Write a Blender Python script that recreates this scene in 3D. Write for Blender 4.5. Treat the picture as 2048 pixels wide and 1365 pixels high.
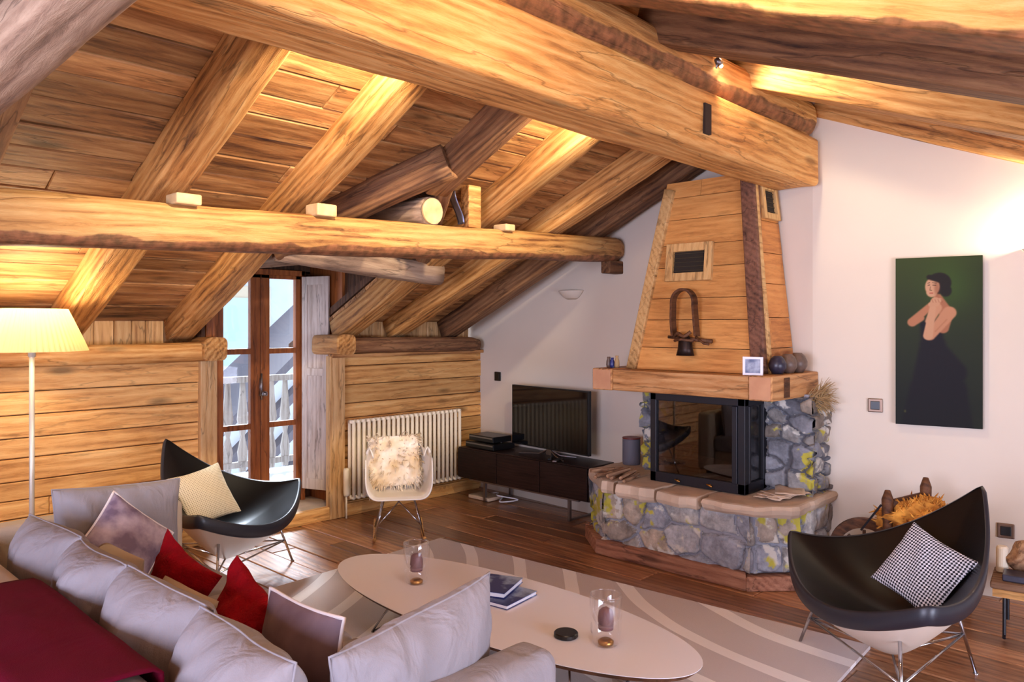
import bpy, math, random
from mathutils import Vector, Matrix, noise
sc = bpy.context.scene
for o in list(bpy.data.objects): bpy.data.objects.remove(o)
C = sc.collection
PI = math.pi
def R(d): return math.radians(d)

# ------------------------------------------------------------------ camera
FW = Vector((.7237, .690, 0)); RT = Vector((.690, -.7237, 0)); H = 1.55
cd = bpy.data.cameras.new('camera'); cam = bpy.data.objects.new('camera', cd); C.objects.link(cam)
cd.sensor_width = 36; cd.lens = 1548 / 2048 * 36; cd.shift_y = -32.5 / 2048; cd.clip_start = .02
cam.location = (0, 0, H); cam.rotation_euler = FW.to_track_quat('-Z', 'Y').to_euler()
sc.camera = cam

# ------------------------------------------------------------------ world, light, exposure
sc.view_settings.view_transform = 'Standard'; sc.view_settings.look = 'None'
sc.view_settings.gamma = 1; sc.view_settings.use_curve_mapping = False
sc.view_settings.exposure = 0.08
w = bpy.data.worlds.new('sky'); sc.world = w; w.use_nodes = True
bg = w.node_tree.nodes['Background']; bg.inputs[0].default_value = (.72, .83, 1, 1); bg.inputs[1].default_value = 2.4
def light(name, kind, loc, col, power, size=.1, aim=None, spot=None, blend=.6, sy=None):
    l = bpy.data.lights.new(name, kind); l.color = col; l.energy = power
    if kind == 'AREA':
        l.size = size
        if sy: l.shape = 'RECTANGLE'; l.size_y = sy
    else: l.shadow_soft_size = size
    if kind == 'SPOT': l.spot_size = R(spot); l.spot_blend = blend
    o = bpy.data.objects.new(name, l); C.objects.link(o); o.location = loc
    if aim: o.rotation_euler = (Vector(aim) - Vector(loc)).to_track_quat('-Z', 'Y').to_euler()
    return o
DAY = (.70, .72, 1)
# daylight through the big windows behind the camera
light('window_daylight', 'AREA', (-2.62, 1.2, 1.35), DAY, 260, 2.75, (3, 1.2, 1.35), sy=1.65)
light('window_daylight', 'AREA', (1.6, -2.62, .95), (.72, .76, 1), 230, 2.95, (1.6, 3, .95), sy=1.05)
# daylight at the balcony door
sun = light('sun', 'SUN', (3, 9, 6), (.82, .90, 1), 16, .1, (2.3, 7.8, 4.8)); sun.data.angle = R(14)

# ------------------------------------------------------------------ helpers
def srgb(r, g, b):
    f = lambda c: (c/255/12.92) if c <= 10 else ((c/255+.055)/1.055)**2.4
    return (f(r), f(g), f(b), 1)
class MB:
    def __init__(s): s.v = []; s.f = []; s.r = []; s.c = []
    def add(s, vs, fs, r=0., col=None):
        n = len(s.v); s.v += [tuple(v) for v in vs]; s.f += [tuple(i+n for i in f) for f in fs]; s.r += [r]*len(vs)
        s.c += [col or (1, 1, 1, 1)]*len(vs)
    def box(s, a, b, r=0., M=None):
        x0, y0, z0 = a; x1, y1, z1 = b
        vs = [Vector(p) for p in ((x0,y0,z0),(x1,y0,z0),(x1,y1,z0),(x0,y1,z0),(x0,y0,z1),(x1,y0,z1),(x1,y1,z1),(x0,y1,z1))]
        if M: vs = [M @ v for v in vs]
        s.add(vs, [(0,3,2,1),(4,5,6,7),(0,1,5,4),(1,2,6,5),(2,3,7,6),(3,0,4,7)], r)
    def prism(s, poly, z0, z1, r=0., M=None):
        n = len(poly); vs = [Vector((x, y, z0)) for x, y in poly] + [Vector((x, y, z1)) for x, y in poly]
        if M: vs = [M @ v for v in vs]
        s.add(vs, [tuple(range(n))[::-1], tuple(range(n, 2*n))] + [(i, (i+1) % n, (i+1) % n+n, i+n) for i in range(n)], r)
    def tube(s, pts, rad, n=10, r=0., cap=True):
        pts = [Vector(p) for p in pts]; rs = rad if isinstance(rad, (list, tuple)) else [rad]*len(pts)
        vs = []; fs = []; up = None
        for i, p in enumerate(pts):
            t = (pts[min(i+1, len(pts)-1)] - pts[max(i-1, 0)]).normalized()
            if up is None: up = Vector((0,0,1)) if abs(t.z) < .9 else Vector((1,0,0))
            a = t.cross(up).normalized(); b = a.cross(t).normalized(); up = b
            for k in range(n):
                q = 2*PI*k/n; vs.append(p + (a*math.cos(q) + b*math.sin(q))*rs[i])
        for i in range(len(pts)-1):
            for k in range(n): fs.append((i*n+k, i*n+(k+1) % n, (i+1)*n+(k+1) % n, (i+1)*n+k))
        if cap: fs += [tuple(range(n))[::-1], tuple((len(pts)-1)*n+k for k in range(n))]
        s.add(vs, fs, r)
    def lathe(s, prof, n=28, c=(0,0,0), sx=1, sy=1, r=0.):
        vs = []; fs = []
        for (q, z) in prof:
            for k in range(n): vs.append((c[0]+sx*q*math.cos(2*PI*k/n), c[1]+sy*q*math.sin(2*PI*k/n), c[2]+z))
        for i in range(len(prof)-1):
            for k in range(n): fs.append((i*n+k, i*n+(k+1) % n, (i+1)*n+(k+1) % n, (i+1)*n+k))
        fs += [tuple(range(n))[::-1], tuple((len(prof)-1)*n+k for k in range(n))]
        s.add(vs, fs, r)
    def grid(s, fn, nu, nv, r=0., cols=None, closeu=False):
        vs = [fn(i/nu, j/nv) for j in range(nv+1) for i in range(nu+1)]
        fs = [(j*(nu+1)+i, j*(nu+1)+i+1, (j+1)*(nu+1)+i+1, (j+1)*(nu+1)+i) for j in range(nv) for i in range(nu)]
        n0 = len(s.v); s.add(vs, fs, r)
        if cols: s.c[n0:] = [cols(i/nu, j/nv) for j in range(nv+1) for i in range(nu+1)]
    def blob(s, c, rad, seed=0, amp=.15, fr=2., n=14, r=0., M=None, p=1.):
        vs = []; fs = []; m = n*2
        for j in range(n+1):
            th = PI*j/n
            for i in range(m):
                ph = 2*PI*i/m; d = Vector((math.sin(th)*math.cos(ph), math.sin(th)*math.sin(ph), math.cos(th)))
                e = Vector([math.copysign(abs(q)**p, q) for q in d])
                k = 1 + amp*noise.noise(d*fr + Vector((seed*7.3, seed*3.1, seed)))
                v = Vector((e.x*rad[0], e.y*rad[1], e.z*rad[2]))*k
                if M: v = M @ v
                vs.append(v + Vector(c))
        for j in range(n):
            for i in range(m): fs.append((j*m+i, j*m+(i+1) % m, (j+1)*m+(i+1) % m, (j+1)*m+i))
        s.add(vs, fs, r)
def obj(name, mb, mat, parent=None, smooth=False, loc=None, rot=None, bevel=0, solid=0, cols=False, angle=None, subsurf=0):
    me = bpy.data.meshes.new(name); me.from_pydata(mb.v, [], mb.f); me.update()
    a = me.attributes.new('rnd', 'FLOAT', 'POINT'); a.data.foreach_set('value', mb.r)
    if cols:
        a = me.color_attributes.new('col', 'FLOAT_COLOR', 'POINT')
        a.data.foreach_set('color', [x for c in mb.c for x in c])
    if mat: me.materials.append(mat)
    o = bpy.data.objects.new(name, me); C.objects.link(o)
    if parent: o.parent = parent
    if loc: o.location = loc
    if rot is not None:
        if isinstance(rot, Matrix): o.rotation_euler = rot.to_euler()
        else: o.rotation_euler = rot
    if smooth: me.shade_smooth()
    if solid: m = o.modifiers.new('solid', 'SOLIDIFY'); m.thickness = solid; m.offset = 0
    if bevel: m = o.modifiers.new('bevel', 'BEVEL'); m.width = bevel; m.segments = 2; m.limit_method = 'ANGLE'; m.angle_limit = R(40)
    if subsurf: m = o.modifiers.new('sub', 'SUBSURF'); m.levels = subsurf; m.render_levels = subsurf
    return o
def tag(o, label, cat=None, group=None):
    if label: o['label'] = label
    if cat: o['category'] = cat
    if group: o['group'] = group
    return o
def thing(name, label, cat, loc=(0,0,0), rz=0, group=None, rot=None):
    o = bpy.data.objects.new(name, None); C.objects.link(o); o.location = loc; o.rotation_euler = rot or (0,0,rz)
    o.empty_display_size = .1
    return tag(o, label, cat, group)
def struct(o): o['kind'] = 'structure'; return o
def copy_tree(o, parent=None):
    c = o.copy(); C.objects.link(c)
    if parent: c.parent = parent
    for ch in list(o.children): copy_tree(ch, c)
    return c

# ------------------------------------------------------------------ materials
def newmat(name):
    m = bpy.data.materials.new(name); m.use_nodes = True; nt = m.node_tree
    return m, nt, nt.nodes['Principled BSDF']
def mat(name, col, rough=.5, metal=0, bump=0, bscale=60, spec=.5, noise_amt=0, nscale=8, coat=0, sheen=0, trans=0, emit=None, estr=0):
    m, nt, p = newmat(name); N = nt.nodes; L = nt.links
    p.inputs['Base Color'].default_value = col; p.inputs['Roughness'].default_value = rough; p.inputs['Metallic'].default_value = metal
    p.inputs['Specular IOR Level'].default_value = spec; p.inputs['Coat Weight'].default_value = coat; p.inputs['Sheen Weight'].default_value = sheen
    p.inputs['Transmission Weight'].default_value = trans
    if emit: p.inputs['Emission Color'].default_value = emit; p.inputs['Emission Strength'].default_value = estr
    tc = N.new('ShaderNodeTexCoord')
    if noise_amt or bump:
        n = N.new('ShaderNodeTexNoise'); n.inputs['Scale'].default_value = nscale; n.inputs['Detail'].default_value = 5; L.new(tc.outputs['Object'], n.inputs['Vector'])
    if noise_amt:
        r = N.new('ShaderNodeMapRange'); L.new(n.outputs[0], r.inputs[0]); r.inputs[1].default_value = .3; r.inputs[2].default_value = .7
        r.inputs[3].default_value = 1-noise_amt; r.inputs[4].default_value = 1+noise_amt
        mx = N.new('ShaderNodeVectorMath'); mx.operation = 'SCALE'; mx.inputs[0].default_value = col[:3]; L.new(r.outputs[0], mx.inputs['Scale']); L.new(mx.outputs[0], p.inputs['Base Color'])
    if bump:
        n2 = N.new('ShaderNodeTexNoise'); n2.inputs['Scale'].default_value = bscale; n2.inputs['Detail'].default_value = 4; L.new(tc.outputs['Object'], n2.inputs['Vector'])
        b = N.new('ShaderNodeBump'); b.inputs['Strength'].default_value = bump; b.inputs['Distance'].default_value = .01; L.new(n2.outputs[0], b.inputs['Height']); L.new(b.outputs[0], p.inputs['Normal'])
    return m
def wood(name, dark, mid, light_, axis=0, rough=.55, vary=.3, bump=.25, knots=.6, fine=1., spec=.3, coat=0, wave=.14, cracks=.45, bark=None):
    m, nt, p = newmat(name); N = nt.nodes; L = nt.links
    tc = N.new('ShaderNodeTexCoord'); at = N.new('ShaderNodeAttribute'); at.attribute_name = 'rnd'; oi = N.new('ShaderNodeObjectInfo')
    ad = N.new('ShaderNodeMath'); ad.operation = 'MULTIPLY_ADD'; L.new(oi.outputs['Random'], ad.inputs[0]); ad.inputs[1].default_value = 11.; L.new(at.outputs['Fac'], ad.inputs[2])
    ml = N.new('ShaderNodeMath'); ml.operation = 'MULTIPLY'; L.new(ad.outputs[0], ml.inputs[0]); ml.inputs[1].default_value = 7.3
    va = N.new('ShaderNodeVectorMath'); va.operation = 'ADD'; L.new(tc.outputs['Object'], va.inputs[0]); L.new(ml.outputs[0], va.inputs[1])
    def mp(al, ac):
        q = N.new('ShaderNodeMapping'); s = [ac*fine]*3; s[axis] = al*fine; q.inputs['Scale'].default_value = s; L.new(va.outputs[0], q.inputs['Vector']); return q
    m1 = mp(1.8, 19); m2 = mp(.55, 4.2); m3 = mp(1.7, 5.5); m4 = mp(.8, 2.5)
    n1 = N.new('ShaderNodeTexNoise'); n1.inputs['Scale'].default_value = 2.2; n1.inputs['Detail'].default_value = 7; n1.inputs['Roughness'].default_value = .72; n1.inputs['Distortion'].default_value = .5; L.new(m1.outputs[0], n1.inputs['Vector'])
    wv = N.new('ShaderNodeTexWave'); wv.wave_type = 'RINGS'; wv.rings_direction = 'XYZ'[axis]; wv.inputs['Scale'].default_value = 2.2; wv.inputs['Distortion'].default_value = 7; wv.inputs['Detail'].default_value = 2.5; wv.inputs['Detail Scale'].default_value = 1.1; L.new(m2.outputs[0], wv.inputs['Vector'])
    n4 = N.new('ShaderNodeTexNoise'); n4.inputs['Scale'].default_value = 1.6; n4.inputs['Detail'].default_value = 4; L.new(m4.outputs[0], n4.inputs['Vector'])
    mx = N.new('ShaderNodeMath'); mx.operation = 'MULTIPLY_ADD'; L.new(wv.outputs['Fac'], mx.inputs[0]); mx.inputs[1].default_value = wave
    s1 = N.new('ShaderNodeMath'); s1.operation = 'MULTIPLY'; L.new(n1.outputs[0], s1.inputs[0]); s1.inputs[1].default_value = .75; L.new(s1.outputs[0], mx.inputs[2])
    m5 = N.new('ShaderNodeMath'); m5.operation = 'MULTIPLY_ADD'; L.new(n4.outputs[0], m5.inputs[0]); m5.inputs[1].default_value = .5; L.new(mx.outputs[0], m5.inputs[2])
    s5 = N.new('ShaderNodeMath'); s5.operation = 'SUBTRACT'; L.new(m5.outputs[0], s5.inputs[0]); s5.inputs[1].default_value = .25
    rp = N.new('ShaderNodeValToRGB'); e = rp.color_ramp.elements; e[0].position = .20; e[0].color = dark; e[1].position = .70; e[1].color = light_
    q = e.new(.42); q.color = mid; L.new(s5.outputs[0], rp.inputs[0])
    vo = N.new('ShaderNodeTexVoronoi'); vo.inputs['Scale'].default_value = .9; L.new(m3.outputs[0], vo.inputs['Vector'])
    kr = N.new('ShaderNodeMapRange'); L.new(vo.outputs['Distance'], kr.inputs[0]); kr.inputs[1].default_value = .06; kr.inputs[2].default_value = .17; kr.inputs[3].default_value = 1-knots; kr.inputs[4].default_value = 1
    m6 = mp(.45, 3.6); n6 = N.new('ShaderNodeTexNoise'); n6.inputs['Scale'].default_value = 1.5; n6.inputs['Detail'].default_value = 6; L.new(m6.outputs[0], n6.inputs['Vector'])
    c1 = N.new('ShaderNodeMath'); c1.operation = 'SUBTRACT'; L.new(n6.outputs[0], c1.inputs[0]); c1.inputs[1].default_value = .5
    c2 = N.new('ShaderNodeMath'); c2.operation = 'ABSOLUTE'; L.new(c1.outputs[0], c2.inputs[0])
    c3 = N.new('ShaderNodeMapRange'); L.new(c2.outputs[0], c3.inputs[0]); c3.inputs[1].default_value = .0; c3.inputs[2].default_value = .009; c3.inputs[3].default_value = 1-cracks; c3.inputs[4].default_value = 1
    kc = N.new('ShaderNodeMath'); kc.operation = 'MULTIPLY'; L.new(kr.outputs[0], kc.inputs[0]); L.new(c3.outputs[0], kc.inputs[1])
    # per plank brightness
    fr = N.new('ShaderNodeMath'); fr.operation = 'FRACT'; L.new(ml.outputs[0], fr.inputs[0])
    vr = N.new('ShaderNodeMapRange'); L.new(fr.outputs[0], vr.inputs[0]); vr.inputs[3].default_value = 1-vary; vr.inputs[4].default_value = 1+vary*.6
    k2 = N.new('ShaderNodeMath'); k2.operation = 'MULTIPLY'; L.new(kc.outputs[0], k2.inputs[0]); L.new(vr.outputs[0], k2.inputs[1])
    sc_ = N.new('ShaderNodeVectorMath'); sc_.operation = 'SCALE'; L.new(rp.outputs[0], sc_.inputs[0]); L.new(k2.outputs[0], sc_.inputs['Scale'])
    outc = sc_.outputs[0]
    if bark:   # wane edge with remaining bark where local z lies in a band
        z0, z1, bc = bark; sp = N.new('ShaderNodeSeparateXYZ'); L.new(tc.outputs['Object'], sp.inputs[0])
        nb = N.new('ShaderNodeTexNoise'); nb.inputs['Scale'].default_value = 5; nb.inputs['Detail'].default_value = 5; L.new(tc.outputs['Object'], nb.inputs['Vector'])
        za = N.new('ShaderNodeMath'); za.operation = 'MULTIPLY_ADD'; L.new(nb.outputs[0], za.inputs[0]); za.inputs[1].default_value = .07; L.new(sp.outputs[2], za.inputs[2])
        m1_ = N.new('ShaderNodeMath'); m1_.operation = 'SUBTRACT'; L.new(za.outputs[0], m1_.inputs[0]); m1_.inputs[1].default_value = (z0+z1)/2+.035
        m2_ = N.new('ShaderNodeMath'); m2_.operation = 'ABSOLUTE'; L.new(m1_.outputs[0], m2_.inputs[0])
        m3_ = N.new('ShaderNodeMapRange'); L.new(m2_.outputs[0], m3_.inputs[0]); m3_.inputs[1].default_value = (z1-z0)/2; m3_.inputs[2].default_value = (z1-z0)/2+.008; m3_.inputs[3].default_value = .85; m3_.inputs[4].default_value = 0
        nb2 = N.new('ShaderNodeTexNoise'); nb2.inputs['Scale'].default_value = 22; nb2.inputs['Detail'].default_value = 6; L.new(tc.outputs['Object'], nb2.inputs['Vector'])
        rb = N.new('ShaderNodeValToRGB'); e = rb.color_ramp.elements; e[0].position = .35; e[0].color = tuple(c*.45 for c in bc[:3])+(1,); e[1].position = .68; e[1].color = tuple(min(1,c*1.9) for c in bc[:3])+(1,); L.new(nb2.outputs[0], rb.inputs[0])
        mb_ = N.new('ShaderNodeMix'); mb_.data_type = 'RGBA'; L.new(m3_.outputs[0], mb_.inputs[0]); L.new(outc, mb_.inputs[6]); L.new(rb.outputs[0], mb_.inputs[7]); outc = mb_.outputs[2]
    L.new(outc, p.inputs['Base Color'])
    p.inputs['Roughness'].default_value = rough; p.inputs['Specular IOR Level'].default_value = spec; p.inputs['Coat Weight'].default_value = coat; p.inputs['Coat Roughness'].default_value = .28
    b = N.new('ShaderNodeBump'); b.inputs['Strength'].default_value = bump; b.inputs['Distance'].default_value = .02; hm = N.new('ShaderNodeMath'); hm.operation = 'MULTIPLY'; L.new(s5.outputs[0], hm.inputs[0]); L.new(kc.outputs[0], hm.inputs[1]); L.new(hm.outputs[0], b.inputs['Height']); L.new(b.outputs[0], p.inputs['Normal'])
    return m
W_BEAM = wood('hewn_timber', srgb(92,52,26), srgb(190,132,70), srgb(226,180,116), 0, .6, .16, .55, .55)
BK = srgb(112,68,44)
W_PURL = wood('purlin_timber', srgb(112,66,32), srgb(196,142,80), srgb(222,178,114), 0, .6, .1, .6, .5, bark=(-.14,-.062,BK))
W_RIDGE = wood('ridge_timber', srgb(130,80,40), srgb(202,140,74), srgb(230,182,116), 0, .6, .1, .6, .5)
W_LOG = wood('ridge_log_timber', srgb(124,74,38), srgb(196,136,74), srgb(226,178,114), 0, .6, .1, .8, .5, bark=(-.10,-.035,BK))
W_RAFB = wood('barky_rafter_timber', srgb(130,80,36), srgb(212,156,84), srgb(236,194,126), 0, .6, .1, .6, .5, bark=(-.12,-.09,BK))
W_BEAMD = wood('old_dark_timber', srgb(58,36,26), srgb(124,84,54), srgb(166,122,82), 0, .65, .2, .6, .55)
W_GREY = wood('weathered_timber', srgb(92,72,60), srgb(160,130,106), srgb(196,168,140), 0, .7, .15, .6, .5)
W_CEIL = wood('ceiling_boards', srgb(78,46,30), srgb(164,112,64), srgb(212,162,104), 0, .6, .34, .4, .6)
W_WALL = wood('wall_boards', srgb(150,96,48), srgb(210,154,88), srgb(236,190,122), 0, .55, .22, .35, .6, cracks=.3)
W_KNEE = wood('pale_boards', srgb(150,100,56), srgb(206,160,104), srgb(228,188,136), 2, .55, .2, .3, .5)
W_HOOD = wood('hood_boards', srgb(168,108,54), srgb(206,144,78), srgb(224,168,100), 1, .5, .2, .25, .6, wave=.07, cracks=.15)
W_HOODS = wood('hood_side_boards', srgb(160,96,48), srgb(204,136,72), srgb(222,160,94), 0, .5, .2, .25, .6, wave=.07, cracks=.15)
W_HOODP = wood('hood_corner_timber', srgb(140,96,50), srgb(206,160,100), srgb(226,184,124), 2, .6, .12, .4, .5)
W_HOODD = wood('dark_corner_timber', srgb(64,40,32), srgb(120,80,60), srgb(150,104,80), 2, .6, .12, .5, .5)
W_MANT = wood('mantel_timber', srgb(92,52,28), srgb(186,130,78), srgb(218,170,116), 1, .5, .1, .4, .5)
W_DOOR = wood('door_wood', srgb(88,44,18), srgb(150,84,40), srgb(176,106,54), 2, .45, .1, .2, .4)
W_FLOOR = wood('floor_planks', srgb(78,46,30), srgb(154,102,66), srgb(202,152,108), 1, .30, .42, .16, .5, coat=.3, spec=.5)
W_SHUT = wood('limed_shutter_wood', srgb(170,150,136), srgb(206,190,178), srgb(222,210,200), 2, .55, .05, .15, .3)
W_CONS = wood('dark_console_veneer', srgb(24,14,12), srgb(38,23,20), srgb(52,32,27), 1, .35, .1, .1, .1, fine=2)
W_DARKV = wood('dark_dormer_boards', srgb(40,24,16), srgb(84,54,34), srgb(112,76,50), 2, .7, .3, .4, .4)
W_PLINTH = wood('plinth_timber', srgb(84,48,36), srgb(158,106,80), srgb(190,140,110), 1, .6, .1, .5, .5)
W_BARK = wood('firewood', srgb(96,66,48), srgb(150,112,84), srgb(196,160,124), 0, .8, .3, .6, .3)
W_OLD = wood('old_brown_wood', srgb(42,24,14), srgb(88,54,32), srgb(120,78,48), 0, .6, .1, .3, .2)
M_PLASTER = mat('white_plaster', srgb(216,203,186), .85, bump=.12, bscale=9, noise_amt=.02, nscale=2)
M_WHITE = mat('white_laminate', srgb(242,242,250), .25)
M_RAD = mat('radiator_enamel', srgb(236,222,196), .4)
M_BLACKL = mat('black_leather', srgb(9,7,9), .36, bump=.06, bscale=220, spec=.32)
M_RIM = mat('black_leather_edge', srgb(30,32,42), .42, spec=.6)
M_SHELL = mat('white_shell', srgb(224,212,194), .4)
M_CHROME = mat('chrome', srgb(190,190,195), .18, 1)
M_STEEL = mat('brushed_steel', srgb(150,145,145), .4, 1)
M_BLACK = mat('black_plastic', srgb(10,10,12), .35)
M_SCREEN = mat('screen_glass', srgb(6,6,9), .06, spec=.6)
M_IRON = mat('black_iron', srgb(18,18,26), .45, 0, spec=.5)
M_SOFA = mat('sofa_linen', srgb(146,140,143), .95, bump=.15, bscale=260, noise_amt=.05, nscale=6, spec=.2)
def wrinkle(m, sc_=3.2, st=.5):
    nt = m.node_tree; N = nt.nodes; L = nt.links; p = N['Principled BSDF']; tc = N.new('ShaderNodeTexCoord'); mp = N.new('ShaderNodeMapping'); mp.inputs['Scale'].default_value = (1, 1, .45); mp.inputs['Rotation'].default_value = (0, .5, 0); L.new(tc.outputs['Object'], mp.inputs['Vector'])
    n = N.new('ShaderNodeTexNoise'); n.inputs['Scale'].default_value = sc_*3; n.inputs['Detail'].default_value = 3; n.inputs['Distortion'].default_value = .8; L.new(mp.outputs[0], n.inputs['Vector'])
    b = N.new('ShaderNodeBump'); b.inputs['Strength'].default_value = st; b.inputs['Distance'].default_value = .035; L.new(n.outputs[0], b.inputs['Height'])
    prev = p.inputs['Normal'].links[0].from_node if p.inputs['Normal'].links else None
    if prev: L.new(b.outputs[0], prev.inputs['Normal'])
    else: L.new(b.outputs[0], p.inputs['Normal'])
wrinkle(M_SOFA)
M_SOFAB = mat('sofa_linen_beige', srgb(178,162,144), .95, bump=.15, bscale=260, spec=.2)
M_THROW = mat('crimson_throw', srgb(88,0,28), .95, bump=.2, bscale=300, noise_amt=.15, nscale=3, spec=.15)
M_REDP = mat('red_felt', srgb(140,4,20), .9, bump=.6, bscale=120, noise_amt=.2, nscale=14, spec=.15)
M_PIPE = mat('white_piping', srgb(226,216,212), .7)
wrinkle(M_THROW, 1.2, .3); wrinkle(M_REDP, 3, .6)
M_BRASS = mat('brass', srgb(190,140,70), .3, 1)
M_PAPER = mat('paper', srgb(214,190,166), .8, noise_amt=.1, nscale=20)
M_STEM = mat('dry_stems', srgb(170,140,96), .9)
M_SNOW = mat('snow', srgb(236,240,248), .8, bump=.3, bscale=3)
M_WAX = mat('candle_wax', srgb(120,80,84), .5)
M_CERAM = mat('dark_ceramic', srgb(44,42,58), .35, noise_amt=.3, nscale=30)
M_CERAM2 = mat('brown_ceramic', srgb(104,84,72), .45, noise_amt=.3, nscale=30)
M_SPK = mat('speaker_grey', srgb(96,96,108), .6, bump=.2, bscale=400)
M_SPKR = mat('speaker_rim', srgb(110,40,34), .5)
M_TIN = mat('dull_tin', srgb(120,124,150), .35, 1)
def two_tone(name, a, b, scale, rough=.9, style='noise', pos=.5, w=.05, bump=.2):
    m, nt, p = newmat(name); N = nt.nodes; L = nt.links; tc = N.new('ShaderNodeTexCoord')
    if style == 'noise': t = N.new('ShaderNodeTexNoise'); t.inputs['Scale'].default_value = scale; t.inputs['Detail'].default_value = 6; o = t.outputs[0]; L.new(tc.outputs['Object'], t.inputs['Vector'])
    if style == 'voro': t = N.new('ShaderNodeTexVoronoi'); t.inputs['Scale'].default_value = scale; t.inputs['Randomness'].default_value = 0; o = t.outputs['Distance']; L.new(tc.outputs['Object'], t.inputs['Vector'])
    if style == 'fan': 
        mp = N.new('ShaderNodeMapping'); mp.inputs['Scale'].default_value = (1,0,1); mp.inputs['Rotation'].default_value = (0, R(45), 0); L.new(tc.outputs['Object'], mp.inputs['Vector'])
        t = N.new('ShaderNodeTexChecker'); t.inputs['Scale'].default_value = scale; o = t.outputs['Fac']; L.new(mp.outputs[0], t.inputs['Vector'])
    if style == 'dots':
        mp = N.new('ShaderNodeMapping'); mp.inputs['Scale'].default_value = (1,0,1); L.new(tc.outputs['Object'], mp.inputs['Vector'])
        t = N.new('ShaderNodeTexVoronoi'); t.inputs['Scale'].default_value = scale; t.inputs['Randomness'].default_value = 0; o = t.outputs['Distance']; L.new(mp.outputs[0], t.inputs['Vector'])
    rp = N.new('ShaderNodeValToRGB'); e = rp.color_ramp.elements; e[0].position = pos-w; e[0].color = a; e[1].position = pos+w; e[1].color = b
    L.new(o, rp.inputs[0]); L.new(rp.outputs[0], p.inputs['Base Color']); p.inputs['Roughness'].default_value = rough
    if bump:
        bb = N.new('ShaderNodeBump'); bb.inputs['Strength'].default_value = bump; bb.inputs['Distance'].default_value = .01; L.new(o, bb.inputs['Height']); L.new(bb.outputs[0], p.inputs['Normal'])
    return m
M_PURP = two_tone('grey_purple_velvet', srgb(96,76,86), srgb(136,116,124), 5, .75, pos=.5, w=.2)
M_PURPL = two_tone('lilac_crushed_velvet', srgb(118,100,120), srgb(196,180,188), 9, .6, pos=.52, w=.12)
M_CHK = two_tone('black_white_weave', srgb(28,28,38), srgb(222,220,226), 116, .85, 'fan', bump=.1)
M_CHKB = two_tone('beige_dotted_weave', srgb(96,84,60), srgb(206,190,160), 96, .85, 'dots', pos=.22, w=.05, bump=.1)
M_FLEECE = two_tone('cream_fleece', srgb(226,196,150), srgb(250,238,220), 9, .95, pos=.5, w=.18, bump=.5)
M_ORF = two_tone('orange_fleece', srgb(150,86,20), srgb(236,168,70), 14, .95, pos=.5, w=.15, bump=.6)
M_BOOK = two_tone('blue_cover', srgb(40,48,110), srgb(150,170,200), 14, .35, pos=.58, w=.08, bump=0)
M_PHOTO = two_tone('blue_white_picture', srgb(40,56,104), srgb(196,204,218), 16, .4, pos=.5, w=.2, bump=0)
M_END = two_tone('end_grain', srgb(186,148,98), srgb(218,188,138), 12, .7, pos=.5, w=.2)
M_ENDD = two_tone('mantel_end_grain', srgb(186,132,96), srgb(204,152,112), 8, .6, pos=.5, w=.2)
def glassmat(name, tint=(1,1,1,1), rough=0.0, refl=.1, alpha=.94):
    m = bpy.data.materials.new(name); m.use_nodes = True; nt = m.node_tree; N = nt.nodes; L = nt.links; N.remove(N['Principled BSDF'])
    t = N.new('ShaderNodeBsdfTransparent'); t.inputs[0].default_value = tint; g = N.new('ShaderNodeBsdfGlossy'); g.inputs['Roughness'].default_value = rough+.02; g.inputs['Color'].default_value = (1,1,1,1)
    f = N.new('ShaderNodeLayerWeight'); f.inputs[0].default_value = .5; q = N.new('ShaderNodeMath'); q.operation = 'POWER'; L.new(f.outputs['Facing'], q.inputs[0]); q.inputs[1].default_value = 4.5
    a = N.new('ShaderNodeMath'); a.operation = 'MULTIPLY_ADD'; a.inputs[1].default_value = .75; a.inputs[2].default_value = refl; L.new(q.outputs[0], a.inputs[0])
    mx = N.new('ShaderNodeMixShader'); L.new(a.outputs[0], mx.inputs[0]); L.new(t.outputs[0], mx.inputs[1]); L.new(g.outputs[0], mx.inputs[2]); L.new(mx.outputs[0], N['Material Output'].inputs[0])
    return m
M_PANE = glassmat('window_glass', (.96,.98,1,1), refl=.05)
M_FIREG = glassmat('fireplace_glass', (.42,.38,.38,1), refl=.09)
M_GLASS = glassmat('drinking_glass', (.985,.99,1,1), refl=.08)
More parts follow.
